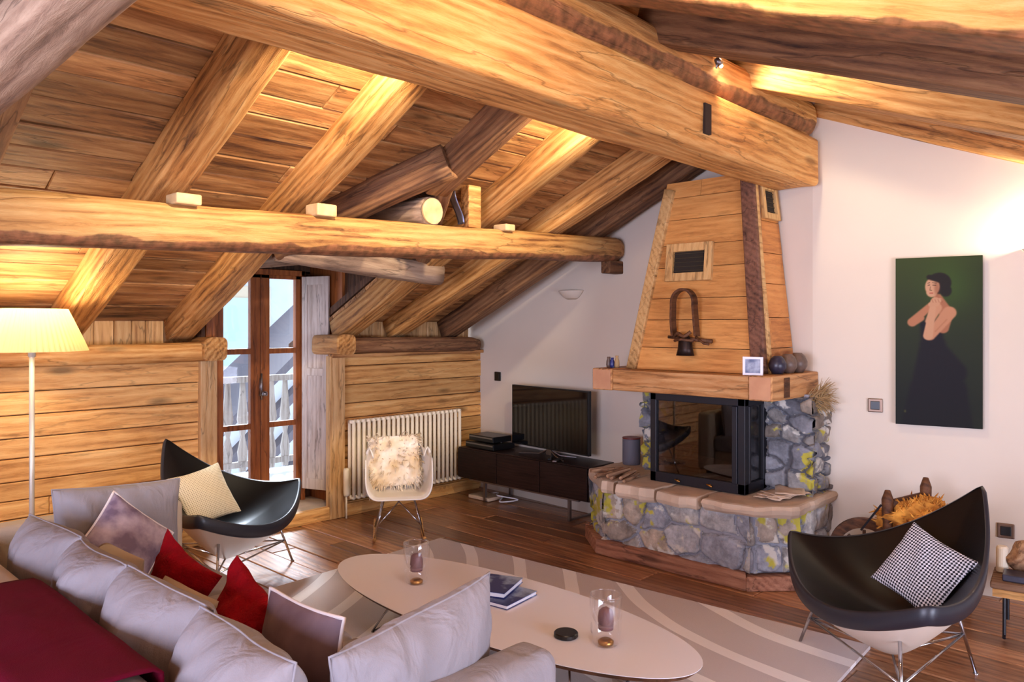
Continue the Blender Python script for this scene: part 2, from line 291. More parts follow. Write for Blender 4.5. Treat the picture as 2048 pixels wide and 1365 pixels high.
def stone_mat(name='field_stone', dim=1.):
    m, nt, p = newmat(name); N = nt.nodes; L = nt.links; tc = N.new('ShaderNodeTexCoord'); at = N.new('ShaderNodeAttribute'); at.attribute_name = 'rnd'
    rp = N.new('ShaderNodeValToRGB'); e = rp.color_ramp.elements; e[0].position = 0; e[0].color = srgb(132,132,138); e[1].position = 1; e[1].color = srgb(188,170,150)
    for ps, c in ((.25, srgb(160,162,170)), (.5, srgb(182,178,172)), (.75, srgb(128,118,110))): q = e.new(ps); q.color = c
    L.new(at.outputs['Fac'], rp.inputs[0])
    n = N.new('ShaderNodeTexNoise'); n.inputs['Scale'].default_value = 9; n.inputs['Detail'].default_value = 9; n.inputs['Roughness'].default_value = .7; L.new(tc.outputs['Object'], n.inputs['Vector'])
    r2 = N.new('ShaderNodeMapRange'); L.new(n.outputs[0], r2.inputs[0]); r2.inputs[1].default_value = .3; r2.inputs[2].default_value = .7; r2.inputs[3].default_value = .42*dim; r2.inputs[4].default_value = 1.5*dim
    s = N.new('ShaderNodeVectorMath'); s.operation = 'SCALE'; L.new(rp.outputs[0], s.inputs[0]); L.new(r2.outputs[0], s.inputs['Scale'])
    # lichen
    n3 = N.new('ShaderNodeTexNoise'); n3.inputs['Scale'].default_value = 15; n3.inputs['Detail'].default_value = 3; L.new(tc.outputs['Object'], n3.inputs['Vector'])
    n4 = N.new('ShaderNodeTexNoise'); n4.inputs['Scale'].default_value = 2.1; L.new(tc.outputs['Object'], n4.inputs['Vector'])
    ml = N.new('ShaderNodeMath'); ml.operation = 'MULTIPLY'; L.new(n3.outputs[0], ml.inputs[0]); L.new(n4.outputs[0], ml.inputs[1])
    r3 = N.new('ShaderNodeMapRange'); L.new(ml.outputs[0], r3.inputs[0]); r3.inputs[1].default_value = .275; r3.inputs[2].default_value = .31
    mx = N.new('ShaderNodeMix'); mx.data_type = 'RGBA'; L.new(r3.outputs[0], mx.inputs[0]); L.new(s.outputs[0], mx.inputs[6])
    n5 = N.new('ShaderNodeTexNoise'); n5.inputs['Scale'].default_value = 6; L.new(tc.outputs['Object'], n5.inputs['Vector'])
    r5 = N.new('ShaderNodeValToRGB'); e = r5.color_ramp.elements; e[0].position = .47; e[0].color = srgb(206,200,188); e[1].position = .53; e[1].color = srgb(186,174,66); L.new(n5.outputs[0], r5.inputs[0]); L.new(r5.outputs[0], mx.inputs[7])
    rm = N.new('ShaderNodeMapRange'); L.new(at.outputs['Fac'], rm.inputs[0]); rm.inputs[1].default_value = -.1; rm.inputs[2].default_value = -.5
    mm = N.new('ShaderNodeMix'); mm.data_type = 'RGBA'; L.new(rm.outputs[0], mm.inputs[0]); L.new(mx.outputs[2], mm.inputs[6]); mm.inputs[7].default_value = tuple(c*dim*dim for c in srgb(150,150,158)[:3])+(1,)
    L.new(mm.outputs[2], p.inputs['Base Color']); p.inputs['Roughness'].default_value = .85
    b = N.new('ShaderNodeBump'); b.inputs['Strength'].default_value = .7; b.inputs['Distance'].default_value = .012; L.new(n.outputs[0], b.inputs['Height']); L.new(b.outputs[0], p.inputs['Normal'])
    return m
M_STONE = stone_mat(); M_STONED = stone_mat('brown_field_stone', .62)
M_SLAB = mat('pale_slab_stone', srgb(196,172,148), .8, bump=.5, bscale=14, noise_amt=.16, nscale=6)
M_MORTAR = mat('grey_mortar', srgb(150,148,156), .95, bump=.5, bscale=40, noise_amt=.2, nscale=14)

# ------------------------------------------------------------------ geometry generators
def wallx(y): return 5.14 - .0727*(5.32-y) if y >= 2.02 else 4.9 + .186*(2.02-y)
def zl(y): return 4.18 - .477*y          # underside of the left roof boards
def zr(y): return 2.30 + .385*y          # underside of the right roof boards
def hewn(name, p0, p1, w, h, mat_, sq=.75, wob=.06, seed=0, taper=1., parent=None, bend=0, bendz=0, endround=0, n=24, up=None, label=None, cat=None, group=None):
    """hand-hewn timber from p0 to p1 (centre line), w wide, h high, local X along the length"""
    p0 = Vector(p0); p1 = Vector(p1); d = p1-p0; L = d.length; x = d.normalized()
    u = Vector(up) if up else Vector((0,0,1))
    y = u.cross(x).normalized(); z = x.cross(y)
    M = Matrix((x, y, z)).transposed()
    mb = MB(); seg = max(10, int(L/.09)); vs = []; fs = []
    prof = []; cr = max(.07, 1.08-sq) if sq < .98 else .06; cr = min(1, cr); per = n//4
    for c_, (sx_, sz_) in enumerate(((1,1),(-1,1),(-1,-1),(1,-1))):
        for k in range(per-2):
            a = PI/2*c_+PI/2*k/(per-3); prof.append((sx_*(1-cr)+cr*math.cos(a), sz_*(1-cr)+cr*math.sin(a)))
        nx = ((-1,1),(-1,-1),(1,-1),(1,1))[c_]; p1_ = prof[-1]; a = PI/2*(c_+1); p2_ = (nx[0]*(1-cr)+cr*math.cos(a), nx[1]*(1-cr)+cr*math.sin(a))
        for t in (.33, .67): prof.append((p1_[0]+(p2_[0]-p1_[0])*t, p1_[1]+(p2_[1]-p1_[1])*t))
    for i in range(seg+1):
        s = i/seg; k = 1+(taper-1)*s; er = 1
        if endround:
            e = min(s, 1-s)*L if endround == 2 else (1-s)*L
            if e < .05: er = math.sqrt(max(0, 1-((.05-e)/.05)**2))*.3+.7
        oy = bend*math.sin(PI*s)+wob*.3*noise.noise(Vector((s*L*.9, seed*3.3, 1.5)))
        oz = bendz*math.sin(PI*s)+wob*.3*noise.noise(Vector((s*L*.9, seed*5.1, 7.5)))
        for j in range(n):
            yy, zz = prof[j]; ca, sa_ = yy, zz
            r = 1+wob*(noise.noise(Vector((s*L*1.3, ca*.8+seed*9.7, sa_*.8)))*1.3+.5*noise.noise(Vector((s*L*6, ca*2.5+seed*2.7, sa_*2.5))))
            vs.append((s*L, yy*w/2*k*r*er+oy, zz*h/2*k*r*er+oz))
    for i in range(seg):
        for j in range(n): fs.append((i*n+j, i*n+(j+1) % n, (i+1)*n+(j+1) % n, (i+1)*n+j))
    fs += [tuple(range(n))[::-1], tuple(seg*n+k for k in range(n))]
    mb.add(vs, fs, 0)
    o = obj(name, mb, mat_, parent, loc=p0, rot=M); 
    for q in o.data.polygons: q.use_smooth = len(q.vertices) == 4
    if label: tag(o, label, cat, group)
    return o
def boards(mb, O, u, v, nrm, Lu, Lv, bw, th=.025, gap=.004, seed=0, split=(1.2, 2.6), clip=None):
    """planks running along u, stacked along v"""
    rd = random.Random(seed); O = Vector(O); u = Vector(u).normalized(); v = Vector(v).normalized(); nrm = Vector(nrm).normalized()
    b = 0
    while b < Lv-1e-4:
        wd = min(bw*rd.uniform(.8, 1.25), Lv-b)
        if Lv-b-wd < bw*.3: wd = Lv-b
        iv = clip(b+wd/2) if clip else [(0, Lu)]
        for (a0, a1) in iv:
            a = a0
            while a < a1-1e-4:
                ln = min(rd.uniform(*split), a1-a)
                if a1-a-ln < .25: ln = a1-a
                q = rd.random(); t = th*rd.uniform(.0, .28); g = gap/2
                base = O+u*(a+g*.3)+v*(b+g); l2 = ln-g*.6; w2 = wd-gap
                c = .005
                P = lambda uu, vv, nn: base+u*uu+v*vv+nrm*nn
                vs = [P(0,0,-th), P(l2,0,-th), P(l2,w2,-th), P(0,w2,-th), P(0,0,t-c), P(l2,0,t-c), P(l2,w2,t-c), P(0,w2,t-c), P(c,c,t), P(l2-c,c,t), P(l2-c,w2-c,t), P(c,w2-c,t)]
                mb.add(vs, [(0,3,2,1),(0,1,5,4),(1,2,6,5),(2,3,7,6),(3,0,4,7),(4,5,9,8),(5,6,10,9),(6,7,11,10),(7,4,8,11),(8,9,10,11)], q)
                a += ln
        b += wd
def pillow(w_, h_, t_, seed=0, sharp=.5, pinch=.07, wr=.012, n=26, box=2., fuzz=0):
    """origin at bottom centre; width X, height Z, thickness Y"""
    mb = MB()
    def pt(side):
        def f(a, b):
            u = 2*a-1; v = 2*b-1
            # cluster samples near the edge
            u = math.sin(u*PI/2); v = math.sin(v*PI/2)
            x = u*w_/2*(1-pinch*(1-v*v)); z = v*h_/2*(1-pinch*(1-u*u))
            cr = max(0, abs(u)*abs(v)-.8)/.2
            x *= 1-.03*cr*(1-sharp); z *= 1-.03*cr*(1-sharp)
            q = ((1-abs(u)**box)*(1-abs(v)**box))
            y = t_/2*max(0, q)**.5
            e = max(0, q)**.3
            k = noise.noise(Vector((x*4, z*4, seed*5.1+side)))*wr*1.5+abs(noise.noise(Vector((x*9+z*5, z*3, seed*3.7+side*2))))*wr*-1.4
            rad = math.hypot(u, v)*1.
            an = math.atan2(v, u)
            k += wr*.7*math.sin(an*14+seed)*max(0, rad-.7)
            y += k*e + fuzz*e*noise.noise(Vector((x*34, z*34, seed)))
            sg = noise.noise(Vector((x*3, side*.0+seed, z*3)))*wr*1.2
            return Vector((x, side*y+sg, z+h_/2))
        return f
    mb.grid(pt(-1), n, n); k0 = len(mb.f)
    mb2 = MB(); mb2.grid(pt(1), n, n)
    mb.add(mb2.v, [tuple(reversed(f)) for f in mb2.f])
    return mb
def piping(w_, h_, pinch=.07, n=24, seed=0, r=.006, wr=.012):
    pts = []
    def P(u, v):
        x = u*w_/2*(1-pinch*(1-v*v)); z = v*h_/2*(1-pinch*(1-u*u)); return Vector((x, noise.noise(Vector((x*3, seed, z*3)))*wr*1.2, z+h_/2))
    for k in range(n): pts.append(P(-1+2*k/n, -1))
    for k in range(n): pts.append(P(1, -1+2*k/n))
    for k in range(n): pts.append(P(1-2*k/n, 1))
    for k in range(n+1): pts.append(P(-1, 1-2*k/n))
    mb = MB(); mb.tube(pts, r, 8); return mb
def rot_zyx(yaw, tilt=0, roll=0):
    return (Matrix.Rotation(yaw, 3, 'Z') @ Matrix.Rotation(tilt, 3, 'X') @ Matrix.Rotation(roll, 3, 'Y'))
def xcur(seq, n=12):
    """Catmull-Rom through points"""
    P = [Vector(p) for p in seq]; out = []
    for i in range(len(P)-1):
        a = P[max(i-1, 0)]; b = P[i]; c = P[i+1]; d = P[min(i+2, len(P)-1)]
        for k in range(n):
            t = k/n; out.append(.5*((2*b)+(c-a)*t+(2*a-5*b+4*c-d)*t*t+(3*b-a-3*c+d)*t**3))
    out.append(P[-1]); return out
def stones(mb, O, u, nrm, W, Ht, cw, ch, seed=0, depth=.04, mort=.011, wrap=0):
    """fieldstone face: irregular cells in relief with recessed mortar; u runs along the face"""
    rd = random.Random(seed); O = Vector(O); u = Vector(u).normalized(); nrm = Vector(nrm).normalized(); Z = Vector((0,0,1))
    pts = []; rows = max(2, round(Ht/ch)); 
    for j in range(-1, rows+1):
        n_ = max(1, round(W/cw*rd.uniform(.75, 1.25)))
        for i in range(-1, n_+1): pts.append(((i+.5+rd.uniform(-.3,.3)+.5*(j % 2))*W/n_, (j+.5+rd.uniform(-.28,.28))*Ht/rows, rd.random(), rd.uniform(.5,1.25), rd.uniform(-.35,.35), rd.uniform(-.5,.5)))
    asp = cw/ch*.85; nu = max(8, int(W/.0085)); nv = max(8, int(Ht/.0085)); cache = []
    def f(a, b):
        x = a*W; z = b*Ht; wx = x+.028*noise.noise(Vector((x*6, z*6, seed)))+.008*noise.noise(Vector((x*25, z*25, seed))); wz = z+.026*noise.noise(Vector((x*6, z*6, seed+9)))+.008*noise.noise(Vector((x*25, z*25, seed+4)))
        d1 = d2 = 9; c = None
        for p in pts:
            dx = abs(wx-p[0])/asp; dz = abs(wz-p[1]); d = (dx**2.6+dz**2.6)**(1/2.6)
            if d < d1: d2 = d1; d1 = d; c = p
            elif d < d2: d2 = d
        e = d2-d1; t = max(0, min(1, (e-mort*.4)/(mort*1.8))); t = t*t*(3-2*t)
        y = depth*t*c[3]*(1+c[4]*(z-c[1])/ch*1.2+c[5]*(x-c[0])/cw)+.008*noise.noise(Vector((x*14, z*14, c[2]*50)))*t+.004*noise.noise(Vector((x*50, z*50, seed)))
        cache.append(c[2] if e > mort*.75 else -1.)
        return O+u*x+Z*z+nrm*y
    n0 = len(mb.r); mb.grid(f, nu, nv); mb.r[n0:] = cache
exec_marker = 0

# ================================================================== SETTING
# floor
mb = MB(); boards(mb, (-2.6, -2.6, -.002), (0,1,0), (1,0,0), (0,0,1), 8.0, 7.9, .17, .02, .003, seed=3, split=(1.0, 2.6))
floor = struct(obj('floor', mb, W_FLOOR)); 
mb = MB(); mb.box((-2.6,-2.6,-.1), (5.4,5.5,-.02)); struct(obj('trim_1', mb, M_MORTAR))
# gable wall with the television and the fireplace (bends past the fireplace)
pts = [(5.14+.0727*.4, 5.72), (wallx(2.02), 2.02), (wallx(-2.6), -2.6)]
def wallprism(a, b, za, zb, th=.2, extra=None):
    mb = MB(); a = Vector((*a, 0)); b = Vector((*b, 0)); d = (b-a).normalized(); nn = Vector((-d.y, d.x, 0))
    if nn.x < 0: nn = -nn
    vs = [a, b, Vector((b.x,b.y,zb)), Vector((a.x,a.y,za))]; vs += [v+nn*th for v in vs]
    mb.add(vs, [(0,1,2,3),(7,6,5,4),(0,4,5,1),(1,5,6,2),(2,6,7,3),(3,7,4,0)]); return mb
struct(obj('wall_back', wallprism(pts[0], pts[1], zl(5.72)+.06, 3.12), M_PLASTER))
struct(obj('wall_right', wallprism(pts[1], pts[2], 3.12, 1.36), M_PLASTER))
# timber wall with the balcony door (recess between x=2.52 and 3.47)
mb = MB(); boards(mb, (-2.6,5.32,0), (1,0,0), (0,0,1), (0,-1,0), 5.04, 1.30, .125, .03, .006, seed=5, split=(2.4, 4.5))
w1 = struct(obj('wall_left', mb, W_WALL))
mb = MB(); boards(mb, (3.58,5.32,0), (1,0,0), (0,0,1), (0,-1,0), 1.57, 1.30, .125, .03, .006, seed=8, split=(2., 3.))
struct(obj('wall_left', mb, W_WALL))
mb = MB()
mb.box((-2.6,5.35,0), (2.50,5.44,1.30)); mb.box((3.60,5.35,0), (5.16,5.44,1.30)); struct(obj('wall_left', mb, W_DARKV))
# pale vertical boards above the plate
for i, (a, b) in enumerate(((-2.6, 2.42), (3.66, 5.12))):
    mb = MB(); boards(mb, (a,5.46,1.28), (0,0,1), (1,0,0), (0,-1,0), .34, b-a, .11, .02, .004, seed=11+i, split=(3, 4)); struct(obj('wall_left', mb, W_KNEE))
# posts and cap at the ends of the panelling
for i, (a, b) in enumerate(((2.40, 2.52), (3.445, 3.585))):
    mb = MB(); mb.box((a,5.275,0), (b,5.34,1.30), .3+i*.4); struct(obj('trim_2', mb, W_DOOR if 0 else W_KNEE, bevel=.006))
mb = MB(); mb.box((3.46,5.262,1.285), (5.13,5.33,1.315), .2); struct(obj('trim_3', mb, W_CEIL, bevel=.004))
mb = MB(); mb.box((3.60,5.29,0), (5.1,5.325,.10), .6); struct(obj('baseboard_left', mb, W_WALL, bevel=.004))
# other walls (behind the camera), each with a wide window opening
mb = MB(); mb.box((-2.7,-2.6,0), (-2.6,5.5,.5)); mb.box((-2.7,-2.6,.5), (-2.6,-.2,2.8)); mb.box((-2.7,2.6,.5), (-2.6,5.5,2.8)); mb.box((-2.7,-2.6,2.2), (-2.6,5.5,3.2)); struct(obj('wall_front', mb, M_PLASTER))
mb = MB(); mb.box((-2.6,-2.7,0), (5.8,-2.6,.4)); mb.box((-2.6,-2.7,.4), (.1,-2.6,1.5)); mb.box((3.1,-2.7,.4), (5.8,-2.6,1.5)); struct(obj('wall_side', mb, M_PLASTER))
# roof boards: left slope with the dormer opening
sl = math.sqrt(1+.477**2)
def hole(y):
    if y < 3.36: return None
    k = min(.56, (y-3.31)*.565); return 3.0-k, 3.0+k
def clipL(b):
    y = 6.0-b/sl; hh = hole(y)
    if not hh: return [(0, 7.85)]
    return [(0, hh[0]+2.6), (hh[1]+2.6, 7.85)]
mb = MB(); boards(mb, (-2.6,6.0,zl(6.0)), (1,0,0), (0,-1,.477), (0,-.477,-1), 7.85, (6.0-2.18)*sl, .155, .03, .008, seed=21, split=(1.3, 3.2), clip=clipL)
struct(obj('ceiling', mb, W_CEIL))
def slopequads(quads, f, off=.05):
    mb = MB()
    for q in quads:
        vs = [Vector((x, y, f(y)+off)) for x, y in q]; vs += [v+Vector((0,0,.06)) for v in vs]
        mb.add(vs, [(3,2,1,0),(4,5,6,7),(0,1,5,4),(1,2,6,5),(2,3,7,6),(3,0,4,7)])
    return mb
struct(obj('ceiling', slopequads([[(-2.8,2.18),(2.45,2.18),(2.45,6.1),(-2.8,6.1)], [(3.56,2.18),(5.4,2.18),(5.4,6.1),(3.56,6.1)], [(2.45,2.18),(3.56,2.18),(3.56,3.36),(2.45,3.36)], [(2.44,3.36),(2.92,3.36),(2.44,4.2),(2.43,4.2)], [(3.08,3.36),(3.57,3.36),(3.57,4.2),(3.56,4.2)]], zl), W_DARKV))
mb = MB(); boards(mb, (-2.6,2.18,zr(2.18)), (1,0,0), (0,-1,-.385), (0,.385,-1), 8.5, 5.15, .155, .03, .004, seed=23, split=(1.3, 3.2))
struct(obj('ceiling', mb, W_CEIL))
struct(obj('ceiling', slopequads([[(-2.8,2.18),(5.9,2.18),(5.9,-2.9),(-2.8,-2.9)]], zr), W_DARKV))
# dormer over the balcony door
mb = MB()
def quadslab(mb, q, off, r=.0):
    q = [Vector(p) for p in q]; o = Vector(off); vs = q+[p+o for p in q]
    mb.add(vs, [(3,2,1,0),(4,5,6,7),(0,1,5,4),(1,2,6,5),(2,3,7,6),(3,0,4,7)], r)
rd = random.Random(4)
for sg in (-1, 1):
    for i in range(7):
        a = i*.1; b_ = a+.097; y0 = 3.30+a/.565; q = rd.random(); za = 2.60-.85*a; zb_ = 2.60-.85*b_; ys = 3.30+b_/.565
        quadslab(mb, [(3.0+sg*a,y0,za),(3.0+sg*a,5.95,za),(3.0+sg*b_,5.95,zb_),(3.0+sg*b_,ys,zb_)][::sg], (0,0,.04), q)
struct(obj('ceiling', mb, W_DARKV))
mb = MB()
for X, s in ((2.44, -1), (3.64, 1)):
    for i in range(13):
        y0 = 4.2+i*.125; zb = max(1.25, min(zl(y0+.06), 2.0)) if y0 > 5.4 else zl(y0+.06)-.02
        mb.box((X-.012, y0, zb-.25 if y0 > 5.2 else zb), (X+.012, y0+.121, 2.14), rd.random())
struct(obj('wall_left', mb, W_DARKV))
# recess round the door: reveals, back wall above/below, raised sill
mb = MB(); mb.box((2.46,5.32,0), (2.52,5.84,2.1), .2); mb.box((3.60,5.34,0), (3.66,5.84,2.1), .5); struct(obj('trim_4', mb, W_DOOR))
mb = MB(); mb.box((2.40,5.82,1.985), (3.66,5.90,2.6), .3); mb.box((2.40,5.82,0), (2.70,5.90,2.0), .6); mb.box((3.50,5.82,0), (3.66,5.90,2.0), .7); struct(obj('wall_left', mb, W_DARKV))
mb = MB(); mb.box((2.52,5.34,0), (3.60,5.86,.085), .1); struct(obj('floor', mb, M_SLAB))
mb = MB(); mb.box((2.52,5.285,0), (3.475,5.34,.10), .1); struct(obj('trim_5', mb, W_MANT if 0 else W_WALL, bevel=.005))

# ------------------------------------------------------------------ balcony door
YD = 5.76
d = thing('door_1', None, None, (0,0,0)); d['kind'] = 'structure'
mb = MB()
mb.box((2.66,YD-.03,.085), (2.745,YD+.06,2.0), .1); mb.box((3.462,YD-.03,.085), (3.50,YD+.06,2.0), .2); mb.box((2.66,YD-.03,1.955), (3.50,YD+.06,2.0), .3)
obj('door_frame', mb, W_DOOR, d, bevel=.004)
for k, (a, b) in enumerate(((2.745, 3.10), (3.104, 3.462))):
    mb = MB(); zs = [.42, .76, 1.365, 1.935] ; y0, y1 = YD-.02, YD+.025
    zz = [.66, 1.315]
    sl_, sr_ = (.045, .085) if k == 0 else (.075, .045)
    mb.box((a,y0,.09), (a+sl_,y1,1.955), .1); mb.box((b-sr_,y0,.09), (b,y1,1.955), .15)
    mb.box((a,y0,1.925), (b,y1,1.955), .2); mb.box((a,y0,.09), (b,y1,.22), .2)
    for z in (.74, 1.338): mb.box((a+sl_-.01,y0+.004,z-.022), (b-sr_+.01,y1-.004,z+.022), .3)
    lf = obj('door_leaf', mb, W_DOOR, d, bevel=.003)
    mb = MB(); mb.box((a+sl_-.01,YD-.001,.2), (b-sr_+.01,YD+.004,1.93)); obj('pane', mb, M_PANE, lf)
mb = MB(); mb.tube([(3.10,YD-.035,.95),(3.10,YD-.035,1.16)], .008); mb.box((3.088,YD-.032,.98), (3.112,YD-.018,1.12))
mb.tube([(3.10,YD-.03,1.0),(3.10,YD-.075,1.0)], .008); mb.lathe([(.0,-.02),(.018,-.016),(.024,0),(.018,.016),(0,.02)], c=(3.10,YD-.085,1.0)); obj('door_handle', mb, M_STEEL, d, smooth=True)
# shutter folded back against the right reveal
sh = thing('shutter', 'limed wooden panelled shutter folded back beside the glazed balcony door', 'shutter', (3.462, YD-.05, .19), rot=(0,0,R(-69)))
mb = MB(); Wd, Hd = .262, 1.76
mb.box((0,-.012,0), (.05,.012,Hd)); mb.box((Wd-.05,-.012,0), (Wd,.012,Hd))
for z0, z1 in ((0,.09), (.94,1.0), (Hd-.07,Hd)): mb.box((.05,-.012,z0), (Wd-.05,.012,z1), .0)
obj('frame', mb, W_SHUT, sh, bevel=.003)
mb = MB(); mb.box((.045,-.005,.05), (Wd-.045,.005,Hd-.04), .3); obj('panel', mb, W_SHUT, sh)

# ------------------------------------------------------------------ outside
mb = MB(); mb.box((-4,5.95,-.05), (12,7.4,.05)); struct(obj('balcony_floor', mb, M_SNOW))
rl = thing('balcony_railing', 'wooden balcony railing with flat balusters outside the glazed door', 'railing', (0,7.2,0))
W_RAIL = wood('grey_railing_wood', srgb(130,120,112), srgb(180,170,160), srgb(200,192,184), 2, .7, .1, .2, .3)
mb = MB(); mb.box((1.5,-.04,.98), (6.5,.04,1.04)); mb.box((1.5,-.02,.14), (6.5,.02,.2)); obj('rail', mb, W_RAIL, rl, bevel=.005)
for k in range(24):
    x = 2.3+k*.155; mb = MB(); pr = [(-.03,.1),(.03,.1),(.05,.3),(.018,.45),(.055,.62),(.03,.85),(.022,.99),(-.022,.99),(-.03,.85),(-.055,.62),(-.018,.45),(-.05,.3)]
    mb.prism([(p[0], p[1]) for p in pr], -.012, .012, .1*k, Matrix.Translation((x,0,0)) @ Matrix.Rotation(PI/2, 4, 'X')); obj('baluster', mb, W_RAIL, rl)
M_FAC = mat('pale_facade', srgb(206,212,222), .9, noise_amt=.06, nscale=2); M_WF = mat('facade_trim', srgb(214,196,168), .8)
hs = thing('neighbour_house', 'pale grey neighbouring house seen through the balcony door', 'house', (0,0,0))
mb = MB(); mb.box((2,15,-4), (16,18,5.2)); obj('wall', mb, M_FAC, hs)
mb = MB()
mb.box((6.6,14.93,.2), (8.3,15.0,2.35)); f1 = obj('window_frame', mb, M_WF, hs, bevel=.02)
mb = MB(); mb.box((6.85,14.90,.4), (8.05,14.95,2.1)); obj('pane', mb, mat('pale_pane', srgb(190,212,226), .2), f1)
mb = MB(); mb.add([(1,14.2,3.9),(17,14.2,3.9),(17,18,5.9),(1,18,5.9),(1,14.2,4.1),(17,14.2,4.1),(17,18,6.1),(1,18,6.1)], [(0,3,2,1),(4,5,6,7),(0,1,5,4),(1,2,6,5),(2,3,7,6),(3,0,4,7)]); obj('roof', mb, W_GREY, hs)
mb = MB(); mb.add([(1,14.1,4.1),(17,14.1,4.1),(17,18,6.1),(1,18,6.1),(1,14.1,4.4),(17,14.1,4.4),(17,18,6.4),(1,18,6.4)], [(0,3,2,1),(4,5,6,7),(0,1,5,4),(1,2,6,5),(2,3,7,6),(3,0,4,7)]); obj('snow_cover', mb, M_SNOW, hs)
sr = thing('neighbour_roof', 'steep snow-streaked boarded roof rising to the right beyond the balcony', 'roof', (0,0,0))
M_RB = mat('roof_boards', srgb(104,98,104), .8)
for k in range(4):
    o_ = k*.55; mb = MB(); mb.add([(4.9,10.4,-.6+o_-1.2),(8.6,10.4,2.6+o_-1.2),(8.6,10.4,2.75+o_-1.2),(4.9,10.4,-.45+o_-1.2),(4.9,12,-.6+o_-1.2),(8.6,12,2.6+o_-1.2),(8.6,12,2.75+o_-1.2),(4.9,12,-.45+o_-1.2)], [(0,1,2,3),(7,6,5,4),(0,4,5,1),(1,5,6,2),(2,6,7,3),(3,7,4,0)]); obj('plank', mb, M_RB, sr)
mb = MB(); mb.add([(4.9,10.6,-2.2),(8.6,10.6,-2.2),(8.6,10.6,3.2),(4.9,10.6,-.1),(4.9,12,-2.2),(8.6,12,-2.2),(8.6,12,3.2),(4.9,12,-.1)], [(0,1,2,3),(7,6,5,4),(0,4,5,1),(1,5,6,2),(2,6,7,3),(3,7,4,0)]); obj('snow_cover', mb, M_SNOW, sr)
mb = MB(); mb.box((-20,7.6,-4.2), (30,40,-4)); struct(obj('ground', mb, M_SNOW))

# ================================================================== ROOF TIMBERS
hewn('ridge_beam', (-2.6,2.10,2.585), (4.93,2.10,2.575), .29, .30, W_RIDGE, .90, .05, 1, endround=1, n=28, label='massive squared ridge beam crossing the top of the room, with a dark mortise', cat='beam')
mb = MB(); mb.box((-.022,-.012,-.075), (.022,.012,.075)); ms = None
hewn('ridge_log', (-2.6,2.10,2.87), (4.93,2.10,2.845), .26, .25, W_LOG, .3, .07, 2, endround=1, n=28, label='rough round log lying along the top of the squared ridge beam', cat='log')
hewn('purlin', (-2.6,3.63,1.83), (5.012,3.617,2.14), .255, .255, W_PURL, .42, .05, 3, taper=.72, endround=1, n=28, bendz=.0, label='long pale purlin log crossing the room in front of the rafters', cat='log')
mb = MB(); mb.box((4.84,3.57,1.95), (5.03,3.66,2.05), .4); tag(obj('purlin_bracket', mb, W_BEAMD, bevel=.01), 'small dark bracket under the purlin end on the white wall', 'bracket')
def rafter_l(xf, w_, d_, y0, y1, m, seed, label, sq=.9, xf2=None, name='rafter', drop=0):
    xf2 = xf if xf2 is None else xf2; o = .5*d_+drop
    return hewn(name, (xf-w_/2, y0+.08, zl(y0+.08)-o*sl+.01), (xf2-w_/2, y1, zl(y1)-o*sl+.01), w_, d_, m, sq, .05, seed, label=label, cat='rafter', group=None)
rafter_l(.86, .17, .18, 2.2, 5.5, W_BEAMD, 11, 'brown rafter mostly hidden behind the grey tie beam at far left')
rafter_l(1.65, .18, .18, 2.2, 5.45, W_BEAM, 12, 'rafter meeting the wall plate behind the floor lamp shade, dark crack along its face')
rafter_l(2.38, .17, .17, 2.2, 5.42, W_BEAM, 13, 'rafter ending just left of the balcony door, lit orange on its side')
rafter_l(3.12, .17, .18, 2.2, 3.55, W_BEAMD, 14, 'short rafter stopping at the dormer, above the round log end')
rafter_l(3.73, .17, .18, 2.2, 5.42, W_BEAM, 15, 'rafter right of the dormer, ending above the radiator')
rafter_l(4.56, .17, .18, 2.2, 5.42, W_BEAM, 16, 'rafter between the dormer and the fireplace hood', xf2=4.26)
rafter_l(4.95, .15, .18, 2.2, 5.42, W_BEAMD, 17, 'dark last rafter lying against the white gable wall', xf2=4.86)
# dormer valley timbers, ridge log, collar logs, king post
hewn('valley_timber', (2.97,3.33,2.49), (2.43,4.31,2.04), .13, .20, W_BEAMD, .7, .05, 21, bendz=.03, label='slanting valley timber running left from the short rafter into the dark dormer', cat='beam')
hewn('valley_timber', (3.06,3.45,2.44), (3.60,4.36,2.00), .11, .12, W_BEAMD, .7, .05, 25, label='slanting valley timber on the right side of the dark dormer, behind the purlin', cat='beam')
hewn('dormer_ridge_log', (3.03,5.84,2.30), (3.03,3.56,2.235), .17, .17, W_GREY, .3, .05, 22, label='dormer ridge log with pale round sawn end above the purlin', cat='log')
mb = MB(); mb.lathe([(.0,0),(.078,0),(.078,.012),(0,.014)], c=(0,0,0)); o = obj('log_end', mb, M_END, smooth=False, loc=(3.03,3.555,2.232), rot=(PI/2,0,0)); tag(o, 'pale round sawn end face of the dormer ridge log', 'log end')
hewn('collar_log', (2.44,4.30,2.02), (3.72,4.30,1.92), .16, .15, W_GREY, .5, .07, 23, label='grey weathered log below the purlin, lit by the balcony door', cat='log')
hewn('lintel_timber', (2.36,4.95,1.96), (3.66,4.95,2.13), .12, .12, W_GREY, .6, .05, 24, label='slanting weathered timber just above the balcony door', cat='beam')
mb = MB(); mb.box((3.36,3.58,2.17), (3.47,3.66,2.44), .3); tag(obj('king_post', mb, W_BEAM, bevel=.008), 'short post standing on the purlin beside the round log end', 'post')
mb = MB()
mb.grid(lambda a, b: Vector((3.30+.04*math.cos(b*PI)-.0, 3.63+.03*(a-.5)*2, 2.19+.2*b)), 4, 12); tag(obj('metal_flashing', mb, M_TIN, smooth=True, solid=.006), 'narrow curved grey metal strip left of the short post', 'metal strip')
